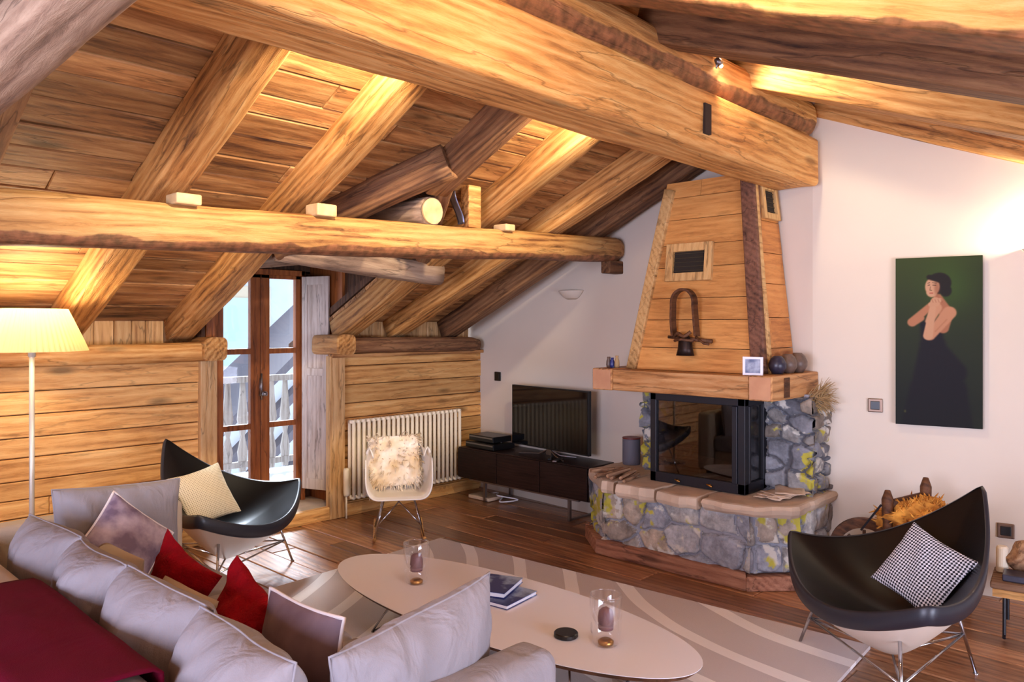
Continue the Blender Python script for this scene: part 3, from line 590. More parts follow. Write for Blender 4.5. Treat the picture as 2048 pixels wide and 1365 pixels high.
# wedges on the purlin
for i, (x, z, wd, lb) in enumerate(((1.54,2.10,.12,'pale wooden wedge under the rafter behind the lamp, on the purlin'), (2.27,2.12,.12,'pale wooden wedge under the rafter left of the dormer, brightly lit'), (3.66,2.165,.09,'small pale wedge right of the short post, on the purlin'))):
    mb = MB(); mb.box((x-wd/2,3.50,z), (x+wd/2,3.62,z+(.05,.065,.045)[i]), .3*i); tag(obj('wedge', mb, M_END, bevel=.008), lb, 'wedge')
# tie beams at far left, close to the camera
hewn('tie_beam', (.575,1.2,2.33), (.575,4.3,2.20), .15, .17, W_GREY, .6, .05, 31, label='grey weathered tie beam crossing the upper left corner, long crack in it', cat='beam')
hewn('bark_log', (.40,1.2,2.42), (.38,3.9,2.31), .17, .17, W_BARK, .2, .09, 32, label='barky log in the extreme upper left corner beside the grey tie beam', cat='log')
# right-hand rafters
sr2 = math.sqrt(1+.385**2)
for i, (xf, m, lb, y0) in enumerate(((2.43, W_RAFB, 'nearest right-hand rafter, big and brightly lit with bark along its lower edge', 2.09), (3.24, W_BEAMD, 'dark brown rafter second from the camera on the right slope', 2.09), (4.15, W_BEAM, 'third right-hand rafter, lit orange, just in front of the last one', 2.09), (5.06, W_BEAM, 'last right-hand rafter lying against the white wall with the portrait', 2.0))):
    y1 = -2.6; w_, d_ = .19, .20; xs = 5.06 if i == 3 else xf; xe = 5.75 if i == 3 else xf
    hewn('rafter', (xs-w_/2, y0, zr(y0)-d_/2*sr2+.012), (xe-w_/2, y1, zr(y1)-d_/2*sr2+.012), w_, d_, m, .92, .045, 40+i, label=lb, cat='rafter')
# wall plate logs
hewn('wall_plate', (-2.6,5.27,1.365), (2.50,5.27,1.365), .13, .13, W_BEAM, .45, .06, 51, label='wall plate log on top of the panelling left of the balcony door', cat='log')
hewn('wall_plate', (3.50,5.27,1.375), (5.06,5.27,1.375), .13, .13, W_BEAMD, .4, .06, 52, endround=1, label='wall plate log on top of the panelling above the radiator', cat='log')
for x, lb in ((2.46, 'squared log stub at the left edge of the balcony door recess'), (3.53, 'squared log stub at the right edge of the balcony door recess')):
    hewn('log_stub', (x,5.16,1.39), (x,5.55,1.39), .16, .16, W_BEAM, .6, .05, 53+int(x), endround=0, label=lb, cat='log')
# white plaster filler between the two ridge timbers
mb = MB(); mb.blob((4.9,2.06,2.725), (.05,.06,.03), 3, .2); tag(obj('plaster_filler', mb, M_PLASTER, smooth=True), 'lump of white plaster between the two ridge timbers at the wall', 'plaster')
# dark block on the ridge beam face, coloured as the shade inside a mortise
mb = MB(); mb.box((3.43,1.949,2.50), (3.49,1.975,2.65)); tag(obj('mortise', mb, mat('mortise_shadow_hole', srgb(40,24,18), .9)), 'dark block painted as the shade inside a slot of the squared ridge beam', 'mortise')
bpy.data.objects['mortise'].parent = bpy.data.objects['ridge_beam']; bpy.data.objects['mortise'].matrix_parent_inverse = (Matrix.Translation(bpy.data.objects['ridge_beam'].location) @ bpy.data.objects['ridge_beam'].rotation_euler.to_matrix().to_4x4()).inverted(); del bpy.data.objects['mortise']['category']

# ================================================================== FIREPLACE
fp = thing('fireplace', 'corner fireplace with fieldstone hearth, black glazed firebox and timber mantel', 'fireplace', (0,0,0))
HP = [(4.93,3.42),(4.46,3.42),(4.23,3.14),(4.23,2.12),(4.44,1.94),(4.915,1.94)]
mb = MB(); core = [(5.0,3.36),(4.49,3.36),(4.27,3.12),(4.27,2.15),(4.46,1.98),(4.93,1.98)]
mb.prism(core, .06, .46); obj('hearth_core', mb, M_MORTAR, fp)
mb = MB(); sd = 3
for (a, b), rows in (((HP[0],HP[1]),[2,2]), ((HP[1],HP[2]),[1.2,3.2]), ((HP[2],HP[3]),[.8,3.2]), ((HP[3],HP[4]),[3.0,1.2]), ((HP[4],HP[5]),[2.5,1.6])):
    A = Vector((*a, .10)); B = Vector((*b, .10)); dd = B-A; nn = Vector((dd.y, -dd.x, 0)).normalized()
    if nn.dot(Vector((4.7,2.6,.1))-A) > 0: nn = -nn
    stones(mb, A-dd.normalized()*.022, dd, nn, dd.length+.044, .35, .23, .155, sd, .034); sd += 1
hearth_st = obj('stonework', mb, M_STONE, fp, smooth=True)
# thick slabs on top
rd = random.Random(8)
slabs = [[(4.93,3.02),(4.93,3.45),(4.42,3.45),(4.30,3.30),(4.13,3.12),(4.13,3.02)], [(4.93,2.70),(4.93,3.0),(4.12,3.0),(4.15,2.72)], [(4.93,2.42),(4.93,2.69),(4.14,2.70),(4.11,2.52),(4.15,2.42)],
         [(4.93,1.87),(4.93,2.40),(4.16,2.40),(4.13,2.2),(4.16,2.06),(4.36,1.87)]]
mb = MB()
for k, pl_ in enumerate(slabs):
    # roughen outline
    P = []
    for i, p in enumerate(pl_):
        q = pl_[(i+1) % len(pl_)]; n_ = max(2, int(math.dist(p, q)/.05))
        for j in range(n_):
            t = j/n_; x = p[0]+(q[0]-p[0])*t; y = p[1]+(q[1]-p[1])*t; e = 0 if x > 4.85 else .030*noise.noise(Vector((x*8, y*8, k)))+.012*noise.noise(Vector((x*30, y*30, k)))
            P.append((x+e, y+e))
    c = (sum(p[0] for p in P)/len(P), sum(p[1] for p in P)/len(P)); z0 = .435+rd.uniform(-.01,.015); z1 = .508+rd.uniform(-.004,.006)
    rings = [(.93, z0-.012*(k % 2)), (.975, z0+.006), (1.0, z0+.03), (.985, z1-.016), (.97, z1-.004), (.93, z1)]
    vs = [];n_ = len(P)
    for sc_, z in rings: vs += [(c[0]+(x-c[0])*sc_, c[1]+(y-c[1])*sc_, z+.011*noise.noise(Vector((x*11, y*11, z*20)))*(z < z1-.01)) for x, y in P]
    fs = [(i*n_+j, i*n_+(j+1) % n_, (i+1)*n_+(j+1) % n_, (i+1)*n_+j) for i in range(5) for j in range(n_)] + [tuple(range(n_))[::-1], tuple(5*n_+j for j in range(n_))]
    mb.add(vs, fs, k*.3)
obj('hearth_slab', mb, M_SLAB, fp)
# timber plinth
mb = MB(); PP = [(5.0,3.50),(4.44,3.50),(4.175,3.20),(4.175,2.11),(4.41,1.885),(4.935,1.885)]; PI_ = [(5.0,3.36),(4.47,3.36),(4.25,3.12),(4.25,2.15),(4.45,1.97),(4.94,1.97)]
for i in range(5):
    a, b, c_, d_ = PP[i], PP[i+1], PI_[i+1], PI_[i]
    g = .002
    mb.prism([(a[0],a[1]), (b[0],b[1]), c_, d_][::-1], 0.002, .105-.006*i*(i % 2), i*.21)
obj('plinth', mb, W_PLINTH, fp, bevel=.008)
# stone pillars either side of the firebox
for (x0, x1, y0, y1, nm) in ((4.66,5.02,2.88,3.13,'stone_pillar'), (4.66,4.93,1.93,2.22,'stone_pillar')):
    mb = MB(); mb.box((x0+.03,y0+.03,.50), (x1,y1-.03,1.12)); pc = obj(nm, mb, M_MORTAR, fp)
    mb = MB(); rows = [1.3,1,.8,1.2,.7]
    stones(mb, (x0+.02,y0-.02,.505), (0,1,0), (-1,0,0), y1-y0+.04, .60, .17, .10, sd, .045); sd += 1
    stones(mb, (x0-.015,y0+.02,.505), (1,0,0), (0,-1,0), x1-x0+.015, .60, .17, .10, sd, .045); sd += 1
    stones(mb, (x0,y1-.02,.505), (1,0,0), (0,1,0), x1-x0, .60, .17, .10, sd, .045); sd += 1
    obj('stonework', mb, M_STONED, pc, smooth=True)
# firebox
fb = thing('firebox', None, None); fb.parent = fp
X0, X1, Y0, Y1, Z0, Z1 = 4.38, 4.66, 2.22, 2.90, .512, 1.10
def bar(mb, a, b): mb.box(a, b)
mb = MB(); t = .045
mb.box((X0,Y0,Z0), (X0+.04,Y1,Z0+.065)); mb.box((X0,Y0,Z1-.05), (X0+.04,Y1,Z1)); mb.box((X0,Y1-t,Z0), (X0+.04,Y1,Z1)); mb.box((X0,Y0,Z0), (X0+.05,Y0+.05,Z1)); mb.box((X0-.008,Y0+.05,Z0+.06), (X0+.02,Y0+.085,Z1-.05))
mb.box((X0,Y0,Z0), (X1,Y0+.04,Z0+.065)); mb.box((X0,Y0,Z1-.05), (X1,Y0+.04,Z1)); mb.box((X1-.03,Y0,Z0), (X1+.02,Y0+.05,Z1)); mb.box((X0+.05,Y0-.004,Z0+.06), (X0+.075,Y0+.02,Z1-.05))
mb.box((X0+.02,Y0+.02,Z0), (4.95,Y1-.02,Z0+.03)); mb.box((X0+.02,Y0+.02,Z1-.03), (4.95,Y1-.02,Z1)); mb.box((4.93,Y0,Z0), (4.96,Y1,Z1)); mb.box((X1,Y1-.22,Z0), (4.95,Y1-.20,Z1))
obj('frame', mb, M_IRON, fb, bevel=.004)
mb = MB(); mb.box((X0+.018,Y0+.04,Z0+.06), (X0+.022,Y1-.04,Z1-.045)); obj('glass', mb, M_FIREG, fb)
mb = MB(); mb.box((X0+.04,Y0+.018,Z0+.06), (X1-.02,Y0+.022,Z1-.045)); obj('glass', mb, M_FIREG, fb)
for y in (2.45, 2.68): mb = MB(); mb.tube([(X0-.002,y,Z0+.03),(X0-.022,y,Z0+.03)], .007); mb.tube([(X0-.02,y-.018,Z0+.024),(X0-.022,y+.018,Z0+.036)], .005); obj('handle', mb, M_BRASS, fb, smooth=True)
mb = MB()
for k in range(3): mb.blob((4.62+.07*(k % 2), 2.42+.12*k, .57+.03*k), (.05,.16,.04), k, .15, M=Matrix.Rotation(R(10*k-8), 4, 'Z'))
obj('ash_log', mb, W_BARK, fb, smooth=True)
# mantel
mb = MB(); mb.box((4.255,2.135,1.107), (4.425,3.12,1.247), .2); obj('mantel_beam', mb, W_MANT, fp, bevel=.008)
W_MX = wood('mantel_side_timber', srgb(110,66,36), srgb(196,140,86), srgb(220,172,118), 0, .5, .1, .4, .5)
for a, b in ((1.985,2.135), (3.12,3.285)):
    mb = MB(); mb.box((4.248,a,1.105), (wallx(b)-.005,b,1.252), a); sbm = obj('mantel_side_beam', mb, W_MX, fp, bevel=.008)
    mb = MB(); mb.box((4.244,a+.010,1.113), (4.252,b-.010,1.244)); obj('end_grain', mb, M_ENDD, sbm)
mb = MB(); mb.box((4.40,1.979,1.118), (4.47,1.989,1.236), .5); obj('mortise_plug', mb, W_OLD, fp)
mb = MB(); mb.box((4.40,2.12,1.20), (4.93,3.14,1.238), .2); obj('shelf', mb, W_MANT, fp)
# hood
hd = thing('chimney_hood', 'tapering chimney hood clad in honey boards above the mantel', 'chimney hood', (0,0,0))
B0 = [(4.46,3.14),(4.46,2.135)]; zb, zt = 1.245, 2.52
def hoodp(u, v, face):   # u 0..1 across, v 0..1 up
    fx = 4.46+.14*v; yl = 3.14-.235*v; yr = 2.135+.15*v
    if face == 'f': return Vector((fx, yl+(yr-yl)*u, zb+(zt-zb)*v))
    if face == 'r': return Vector((fx+(4.90+.0*v-fx)*u, yr+0*u, zb+(zt-zb)*v))
    return Vector((fx+(4.97-fx)*u, yl, zb+(zt-zb)*v))
for face, nn in (('f', Vector((-1,0,.11))), ('r', Vector((0,-1,.12))), ('l', Vector((0,1,.18)))):
    mb = MB(); nn.normalize(); rd = random.Random(ord(face[0])); v = 0
    while v < .999:
        dv = min(rd.uniform(.11,.17), 1-v); 
        if 1-v-dv < .05: dv = 1-v
        cuts = [0, rd.uniform(.3,.7), 1] if rd.random() < .3 else [0, 1]
        for c0, c1 in zip(cuts, cuts[1:]):
            g = .0016; q = [hoodp(c0+g, v+g, face), hoodp(c1-g, v+g, face), hoodp(c1-g, v+dv-g, face), hoodp(c0+g, v+dv-g, face)]
            t = rd.uniform(0,.003); vs = [p+nn*t for p in q]+[p-nn*.02 for p in q]
            mb.add(vs, [(0,1,2,3),(7,6,5,4),(0,4,5,1),(1,5,6,2),(2,6,7,3),(3,7,4,0)], rd.random())
        v += dv
    obj('boarding', mb, W_HOOD if face == 'f' else W_HOODS, hd)
hewn('corner_post', (4.47,3.10,zb), (4.60,2.875,zt-.05), .075, .075, W_HOODP, .95, .02, 61, parent=hd, up=(1,0,0))
hewn('corner_post', (4.475,2.165,zb), (4.61,2.31,zt+.02), .095, .085, W_HOODD, .85, .04, 62, parent=hd, up=(1,0,0))
hewn('corner_post', (4.49,2.118,zb), (4.60,2.268,zt-.02), .03, .03, W_HOODP, .95, .02, 63, parent=hd, up=(1,0,0))
def vent(c, hw, hh, fr, face, seed):
    # picture-frame vent lying on the sloping face
    if face == 'f': U = Vector((0,-1,0)); Nn = Vector((-1,0,.11)).normalized()
    else: U = Vector((1,0,0)); Nn = Vector((0,-1,.12)).normalized()
    V = Nn.cross(U); V = V if V.z > 0 else -V
    M = Matrix((U, V, Nn)).transposed().to_4x4(); M.translation = Vector(c)
    mb = MB()
    for a, b, q in (((-hw-fr,-hh-fr,0),(-hw,hh+fr,.03),.1), ((hw,-hh-fr,0),(hw+fr,hh+fr,.03),.4), ((-hw,hh,0),(hw,hh+fr,.03),.7), ((-hw,-hh-fr,0),(hw,-hh,.03),.2)): mb.box(a, b, q, M)
    v_ = obj('vent_frame', mb, W_HOODP, hd, bevel=.003)
    mb = MB(); mb.box((-hw,-hh,.001), (hw,hh,.006), 0, M); g = obj('vent_shade_plate', mb, mat('vent_dark_'+face, srgb(34,24,14), .8), v_)  # no hole here: the plate's dark colour stands for shade inside the vent
    mb = MB()
    for k in range(5): mb.box((-hw,-hh+2*hh*(k+.5)/5-.002,.006), (hw,-hh+2*hh*(k+.5)/5+.002,.012), 0, M)
    obj('grille', mb, mat('vent_grille_'+face, srgb(58,46,26), .6), v_)
f_ = lambda u, v: hoodp(u, v, 'f')
vent(f_(.40,.565), .118, .072, .055, 'f', 1)
vent(hoodp(.60,.86,'r'), .075, .075, .04, 'r', 2)

# wooden collar with bell hanging on the hood
cb = thing('bell_collar', 'old bent-wood animal collar with dark bell hanging on the chimney hood', 'collar', (4.47, 2.665, 1.475))
mb = MB()
arc = [(-.03,-.085,.0),(-.045,-.085,.10),(-.05,-.08,.19)] + [(-.05,-.08*math.cos(a),.22+.085*math.sin(a)) for a in [PI*k/8 for k in range(9)]] + [(-.05,.08,.19),(-.045,.085,.10),(-.03,.085,0)]
P = xcur(arc, 4); vs = []; fs = []
for i, p in enumerate(P):
    t = (P[min(i+1,len(P)-1)]-P[max(i-1,0)]).normalized(); n_ = Vector((0,-t.z,t.y)).normalized()
    for dx, dn in ((-.035,-.008),(.02,-.008),(.02,.008),(-.035,.008)): vs.append(p+Vector((dx,0,0))+n_*dn)
for i in range(len(P)-1):
    for k in range(4): fs.append((i*4+k, i*4+(k+1) % 4, (i+1)*4+(k+1) % 4, (i+1)*4+k))
fs += [(0,1,2,3), tuple((len(P)-1)*4+k for k in (3,2,1,0))]
mb.add(vs, fs); obj('hoop', mb, W_OLD, cb)
mb = MB(); mb.lathe([(0,.06),(.025,.058),(.045,.03),(.05,-.03),(.062,-.075),(.055,-.075),(.0,-.05)], c=(-.055,-.01,-.05), sx=.8); obj('bell', mb, mat('dark_bell_metal', srgb(52,40,36), .45, .8), cb, smooth=True)
mb = MB(); mb.tube([(-.05,.12,-.005),(-.05,-.20,-.03)], [.010,.014], 8); mb.tube([(-.06,-.09,.0),(-.065,-.15,-.045),(-.06,-.185,-.05)], .008, 8); obj('peg', mb, W_OLD, cb, smooth=True)
mb = MB(); mb.tube(xcur([(-.07,-.06,.03),(-.09,-.02,-.0),(-.08,.03,.02),(-.05,.07,.0)], 5), .012, 8); mb.tube(xcur([(-.05,-.07,-.03),(-.10,0,-.02),(-.05,.07,-.03)], 5), .010, 8); obj('strap', mb, W_OLD, cb, smooth=True)

# small things on the mantel
for k, (y, h_, m) in enumerate(((3.235,.075,M_CERAM2), (3.205,.07,M_BOOK), (3.165,.085,M_STEM))):
    mb = MB(); mb.lathe([(0,0),(.014,0),(.018,.02),(.016,h_*.6),(.010,h_*.8),(.012,h_),(0,h_)], 14)
    tag(obj('bottle', mb, m, smooth=True, loc=(4.37,y,1.252)), ('tiny brown bottle, leftmost on the mantel', 'tiny blue-grey bottle, middle of the three on the mantel left end', 'tiny straw-coloured bottle, rightmost of three on the mantel left end')[k], 'bottle')
pf = thing('picture_frame', 'small square white frame with a blue picture standing on the mantel', 'picture frame', (4.30,2.13,1.250), R(-82))
mb = MB(); 
for a, b in (((-.06,-.006,0),(-.045,.008,.11)), ((.045,-.006,0),(.06,.008,.11)), ((-.045,-.006,0),(.045,.008,.014)), ((-.045,-.006,.096),(.045,.008,.11))): mb.box(a, b)
obj('frame', mb, M_WHITE, pf, bevel=.002); mb = MB(); mb.box((-.046,-.002,.012), (.046,.004,.098)); obj('picture', mb, M_PHOTO, pf)
for k, (x, y, s_, m, lb) in enumerate(((4.50,2.07,.052,M_CERAM,'dark blue glazed round pot, nearest of three on the mantel right end'), (4.62,2.06,.056,M_CERAM2,'brown round pot, middle of three on the mantel right end'), (4.74,2.05,.058,M_CERAM2,'brown round pot farthest back on the mantel right end'))):
    mb = MB(); mb.lathe([(0,0),(s_*.6,0),(s_,s_*.7),(s_*1.02,s_*1.2),(s_*.75,s_*1.8),(s_*.45,s_*2.1),(0,s_*2.12)], 22); tag(obj('round_pot', mb, m, smooth=True, loc=(x,y,1.252)), lb, 'pot')
# dried bunch under the mantel, kindling, papers, speaker
rd = random.Random(12); mb = MB()
for k in range(260):
    a = Vector((4.78+rd.uniform(-.08,.08), 1.95+rd.uniform(-.03,.02), 1.075+rd.uniform(-.03,.05))); d_ = Vector((rd.uniform(-.3,.3), rd.uniform(-1.,-.1), rd.uniform(-.7,.8))).normalized()*rd.uniform(.03,.12); mb.tube([a, a+d_*.6+Vector((0,0,.01)), a+d_], [.003,.002,.001], 4)
mb.blob((4.78,1.955,1.07), (.09,.035,.05), 4, .5, 5)
tag(obj('dried_bouquet', mb, M_STEM), 'dried grass bunch tucked under the right end of the mantel', 'dried flowers')
rd = random.Random(5); 
for k in range(7):
    p = Vector((4.30+rd.uniform(-.03,.03), 3.0+.04*k, .525+.014*(k % 3))); d_ = Vector((.12, rd.uniform(-.05,.05), rd.uniform(-.004,.008))); mb = MB(); mb.tube([p-d_, p, p+d_], [.013,.015,.012], 7)
    tag(obj('kindling_stick', mb, W_BARK), None, 'stick', 'kindling bundle on the hearth')['label'] = 'kindling stick lying on the left end of the hearth slab'
rd = random.Random(9)
for k in range(4):
    mb = MB(); M = Matrix.Translation((4.46+.03*k,2.06-.015*k,.512+.008*k)) @ Matrix.Rotation(rd.uniform(-.6,.6), 4, 'Z')
    mb.grid(lambda a, b: M @ Vector(((a-.5)*.24, (b-.5)*.17, .012+.012*noise.noise(Vector((a*3, b*3, k*4.))))), 8, 6); o = obj('paper_sheet', mb, M_PAPER, smooth=True, solid=.002); tag(o, None, 'paper', 'loose papers on the hearth'); o['label'] = 'crumpled paper sheet lying on the right end of the hearth'
sp = thing('speaker', 'grey cylindrical speaker with red rim on the hearth beside the console', 'speaker', (4.78,3.33,.51))
mb = MB(); mb.lathe([(0,0),(.062,0),(.066,.01),(.066,.185),(.062,.195),(0,.195)], 32); obj('body', mb, M_SPK, sp, smooth=True)
mb = MB(); mb.lathe([(.055,.194),(.067,.194),(.067,.204),(.055,.204)], 32); obj('rim', mb, M_SPKR, sp)

# ================================================================== WALL THINGS
# portrait on canvas
cx_, cy_ = 4.9+.183*.705, 2.02-.983*.705; wd, ht = .447, .992
def seg_d(p, a, b, ra, rb):
    pa = (p[0]-a[0], p[1]-a[1]); ba = (b[0]-a[0], b[1]-a[1]); h_ = max(0, min(1, (pa[0]*ba[0]+pa[1]*ba[1])/(ba[0]**2+ba[1]**2))); return math.hypot(pa[0]-ba[0]*h_, pa[1]-ba[1]*h_)-(ra+(rb-ra)*h_)
def ell(p, c, rx, ry): return (math.hypot((p[0]-c[0])/rx, (p[1]-c[1])/ry)-1)*min(rx, ry)
def mixc(a, b, t): return tuple(a[i]+(b[i]-a[i])*t for i in range(3))
def sm(d, w_): t = max(0, min(1, .5-d/w_)); return t*t*(3-2*t)
def paint(u, v):
    a = wd/ht; p = (u*a, v)          # v down
    g = mixc((58,72,24), (22,26,18), min(1, v*1.15)); g = mixc(g, (66,100,30), .6*math.exp(-((p[0]-.30)**2+(p[1]-.17)**2)/.022)); g = mixc(g, (40,46,22), max(0,u-.6))
    c = g
    U = lambda x, y: (x*a, y)
    # dress: bodice, skirt
    sk = min(seg_d(p, U(.42,.42), U(.44,.52), .055, .06), seg_d(p, U(.44,.52), U(.50,.80), .068, .15), seg_d(p, U(.52,.56), U(.66,.68), .05, .075), seg_d(p, U(.50,.80), U(.48,1.02), .15, .19))
    drs = mixc((26,18,24), (14,8,14), v)
    c = mixc(c, drs, sm(sk, .03)*(1 if v < .8 else max(.3, 1-(v-.8)*2)))
    skin = (206,140,100); lit = (232,190,150); shd = (140,78,50)
    # back, neck
    c = mixc(c, mixc(skin, shd, .35), sm(min(seg_d(p, U(.60,.33), U(.56,.42), .035, .03), seg_d(p, U(.50,.24), U(.58,.32), .022, .035)), .012))
    # chest
    c = mixc(c, mixc(skin, lit, .3), sm(seg_d(p, U(.48,.30), U(.40,.38), .03, .022), .012))
    c = mixc(c, drs, sm(seg_d(p, U(.33,.40), U(.45,.44), .016, .03), .015))
    # far arm
    c = mixc(c, mixc(skin, shd, .15), sm(min(seg_d(p, U(.20,.385), U(.44,.275), .026, .017), seg_d(p, U(.20,.385), U(.30,.36), .026, .02)), .012))
    # near arm
    c = mixc(c, mixc(skin, lit, .15), sm(seg_d(p, U(.63,.33), U(.41,.465), .037, .027), .012))
    c = mixc(c, mixc(skin, lit, .5), sm(seg_d(p, U(.385,.465), U(.44,.30), .026, .017), .010))
    # hands
    c = mixc(c, mixc(skin, lit, .45), sm(min(ell(p, U(.47,.265), .026, .028), seg_d(p, U(.42,.28), U(.52,.255), .014, .012)), .008))
    for k in range(4): c = mixc(c, shd, .5*sm(seg_d(p, U(.43+.035*k,.250), U(.445+.035*k,.268), .0015, .0015), .004))
    c = mixc(c, shd, .35*sm(seg_d(p, U(.60,.37), U(.47,.44), .002, .002), .012))
    # head: hair and face
    c = mixc(c, (30,22,14), sm(min(ell(p, U(.515,.155), .062, .062), ell(p, U(.59,.20), .03, .035)), .012))
    c = mixc(c, mixc(skin, lit, .55), sm(min(ell(p, U(.435,.175), .038, .052), ell(p, U(.43,.205), .03, .032)), .010))
    c = mixc(c, shd, .5*sm(ell(p, U(.49,.185), .014, .04), .02))
    c = mixc(c, (30,22,14), sm(seg_d(p, U(.40,.118), U(.55,.135), .014, .022), .012))
    for (x0, y0, x1, y1, k) in ((.385,.166,.405,.165,1), (.44,.166,.475,.167,1), (.383,.154,.405,.151,.8), (.435,.151,.48,.155,.8), (.412,.175,.408,.194,.5), (.408,.195,.428,.196,.8)): c = mixc(c, (50,30,20), k*sm(seg_d(p, U(x0,y0), U(x1,y1), .0015, .002), .005))
    c = mixc(c, (170,60,50), .9*sm(seg_d(p, U(.405,.213), U(.44,.213), .002, .0025), .004))
    c = mixc(c, (96,96,40), .7*sm(ell(p, U(.115,.92), .006, .008), .008))
    return srgb(*[max(0, min(255, x*.82)) for x in c])
pt_ = thing('portrait_painting', 'unframed canvas of a dark-haired woman in a black gown on green', 'painting', (cx_, cy_, .955), math.atan2(-.983,.183))
mb = MB(); mb.box((-wd/2,-.035,0), (wd/2,-.004,ht)); obj('canvas_edge', mb, mat('dark_canvas_edge', srgb(34,34,26), .8), pt_)
m, nt, p_ = newmat('oil_paint'); at = nt.nodes.new('ShaderNodeAttribute'); at.attribute_name = 'col'; nt.links.new(at.outputs['Color'], p_.inputs['Base Color']); p_.inputs['Roughness'].default_value = .5; p_.inputs['Specular IOR Level'].default_value = .15
mb = MB(); mb.grid(lambda a, b: Vector(((a-.5)*wd, -.036, ht*(1-b))), 180, 380, cols=lambda a, b: paint(a, b)); mb.f = [tuple(reversed(f)) for f in mb.f]; obj('painted_face', mb, m, pt_, cols=True)

def socket(name, loc, rz, lb, n=1, frame=None):
    t = thing(name, lb, 'socket', loc, rz); mb = MB(); mb.box((-.042*n,-.010,-.042), (.042*n,0,.042)); obj('plate', mb, frame or M_BLACK, t, bevel=.006)
    mb = MB(); mb.box((-.026*n,-.014,-.026), (.026*n,-.008,.026)); obj('insert', mb, M_BLACK, t, bevel=.003); return t
rzC = math.atan2(-.983,.183)
def onC(px): 
    k = (px-1024)/1548; dx, dy = .690*k+.7237, -.7237*k+.690
    # intersection with the plane of the right wall
    # 4.9+.183s = dx t ; 2.02-.983s = dy t
    det = .183*(-dy)-(-dx)*(-.983); s = ((-4.9)*(-dy)-(-dx)*(-2.02))/det; t = (4.9+.183*s)/dx
    return Vector((4.9+.183*s, 2.02-.983*s, 0)), t
def zC(px, py): p, t = onC(px); return Vector((p.x, p.y, H+(650-py)*t/1548))
M_BRF = mat('bronze_switch_frame', srgb(120,96,80), .35, .6)
socket('light_switch', zC(1751,811)+Vector((-.003,0,0)), rzC, 'bronze-framed dark switch on the wall left of the portrait', frame=M_BRF)
socket('wall_socket', zC(2012,1062)+Vector((-.003,0,0)), rzC, 'bronze-framed socket low on the wall right of the armchair', frame=M_BRF)
socket('thermostat', (wallx(5.06)-.003,5.06,1.07), -PI/2-.07, 'small black control on the wall left of the television')
# shell-shaped plaster uplight left of the hood
ul = thing('wall_uplight', 'white half-bowl wall light between the purlin end and the hood', 'wall light', (wallx(4.12)-.002,4.12,1.835), -PI/2-.07)
mb = MB(); n_ = 16
def bowl(a, b):
    q = PI*a; r_ = math.cos(b*PI/2*.98)
    return Vector((-.13*math.cos(q)*(.35+.65*(1-b)**.6), -.09*math.sin(q)*(1-b)**.5, -.07*b))
mb.grid(bowl, 24, 8); obj('bowl', mb, M_PLASTER, ul, smooth=True, solid=.006)
# wall light at the right edge of the picture
sl_p = zC(2101,445)
ur = thing('wall_uplight', 'glowing wall light at the far right edge, washing the white wall', 'wall light', (sl_p.x-.003, sl_p.y, sl_p.z-.14), rzC)
mb = MB(); mb.grid(bowl, 24, 8); obj('bowl', mb, M_PLASTER, ur, smooth=True, solid=.006)

# radiator
rdt = thing('radiator', 'cream column radiator on the boarded wall behind the rocking chair', 'radiator', (3.60,5.235,-.055))
NF = 24; W_ = 1.15; x0r = 0.02
for k in range(NF):
    x = x0r+W_*k/(NF-1); mb = MB()
    for y in (-.028, .028):
        mb.tube([(x,y,.22),(x,y,.82)], .0150, 10)
    mb.tube([(x,-.034,.822),(x,.034,.822)], .017, 10); mb.tube([(x,-.034,.215),(x,.034,.215)], .017, 10)
    obj('fin', mb, M_RAD, rdt, smooth=True)
for z in (.822, .215): mb = MB(); mb.tube([(0,0,z),(W_+.04,0,z)], .014); obj('header_pipe', mb, M_RAD, rdt, smooth=True)
mb = MB(); mb.lathe([(0,0),(.022,0),(.024,.02),(.024,.20),(.018,.22),(0,.22)], 18, c=(-.045,-.02,.24)); mb.tube([(-.045,-.02,0.06),(-.045,-.02,.25)], .008); obj('valve', mb, M_RAD, rdt, smooth=True)
mb = MB()
for x in (.25, .95): mb.box((x-.01,.02,.3), (x+.01,.085,.33)); mb.box((x-.01,.02,.8), (x+.01,.085,.83))
obj('bracket', mb, M_RAD, rdt)

# ================================================================== TELEVISION CORNER
cs = thing('media_console', 'low dark veneer media console on steel legs under the television', 'media console', (4.70,4.405,0))
CW = .74
mb = MB(); mb.box((0,-CW,.185), (.40,CW,.455)); obj('body', mb, W_CONS, cs, bevel=.003)
for k in range(3):
    y0 = -CW+.01+k*.49; mb = MB(); mb.box((-.016,y0,.195), (0.0,y0+.482,.445), k*.01); obj('drawer_front', mb, W_CONS, cs, bevel=.002)
mb = MB()
mb.box((.02,-.62,.168), (.045,.62,.185)); mb.box((.34,-.62,.168), (.365,.62,.185))
for y in (-.52, .43):
    for x in (.02, .34): mb.box((x,y-.011,.008), (x+.025,y+.011,.17))
    mb.box((.02,y-.011,0.001), (.365,y+.011,.014))
obj('leg_frame', mb, M_STEEL, cs)
tv = thing('television', 'flat black television standing on the dark console', 'television', (4.88,4.225,.456), -PI/2+R(-6))
TW, TH = .93, .515
mb = MB(); mb.box((-TW/2,-.012,.055), (TW/2,.022,.055+TH)); obj('casing', mb, M_BLACK, tv, bevel=.004)
mb = MB(); mb.box((-TW/2+.012,-.0145,.068), (TW/2-.012,-.012,.055+TH-.012)); obj('screen', mb, M_SCREEN, tv)
mb = MB()
for sx_ in (-1, 1): mb.tube([(0,.0,.06),(sx_*.10,-.02,.012),(sx_*.27,-.10,.005)], .006, 8); mb.tube([(0,.0,.06),(sx_*.10,.03,.012),(sx_*.22,.10,.005)], .006, 8)
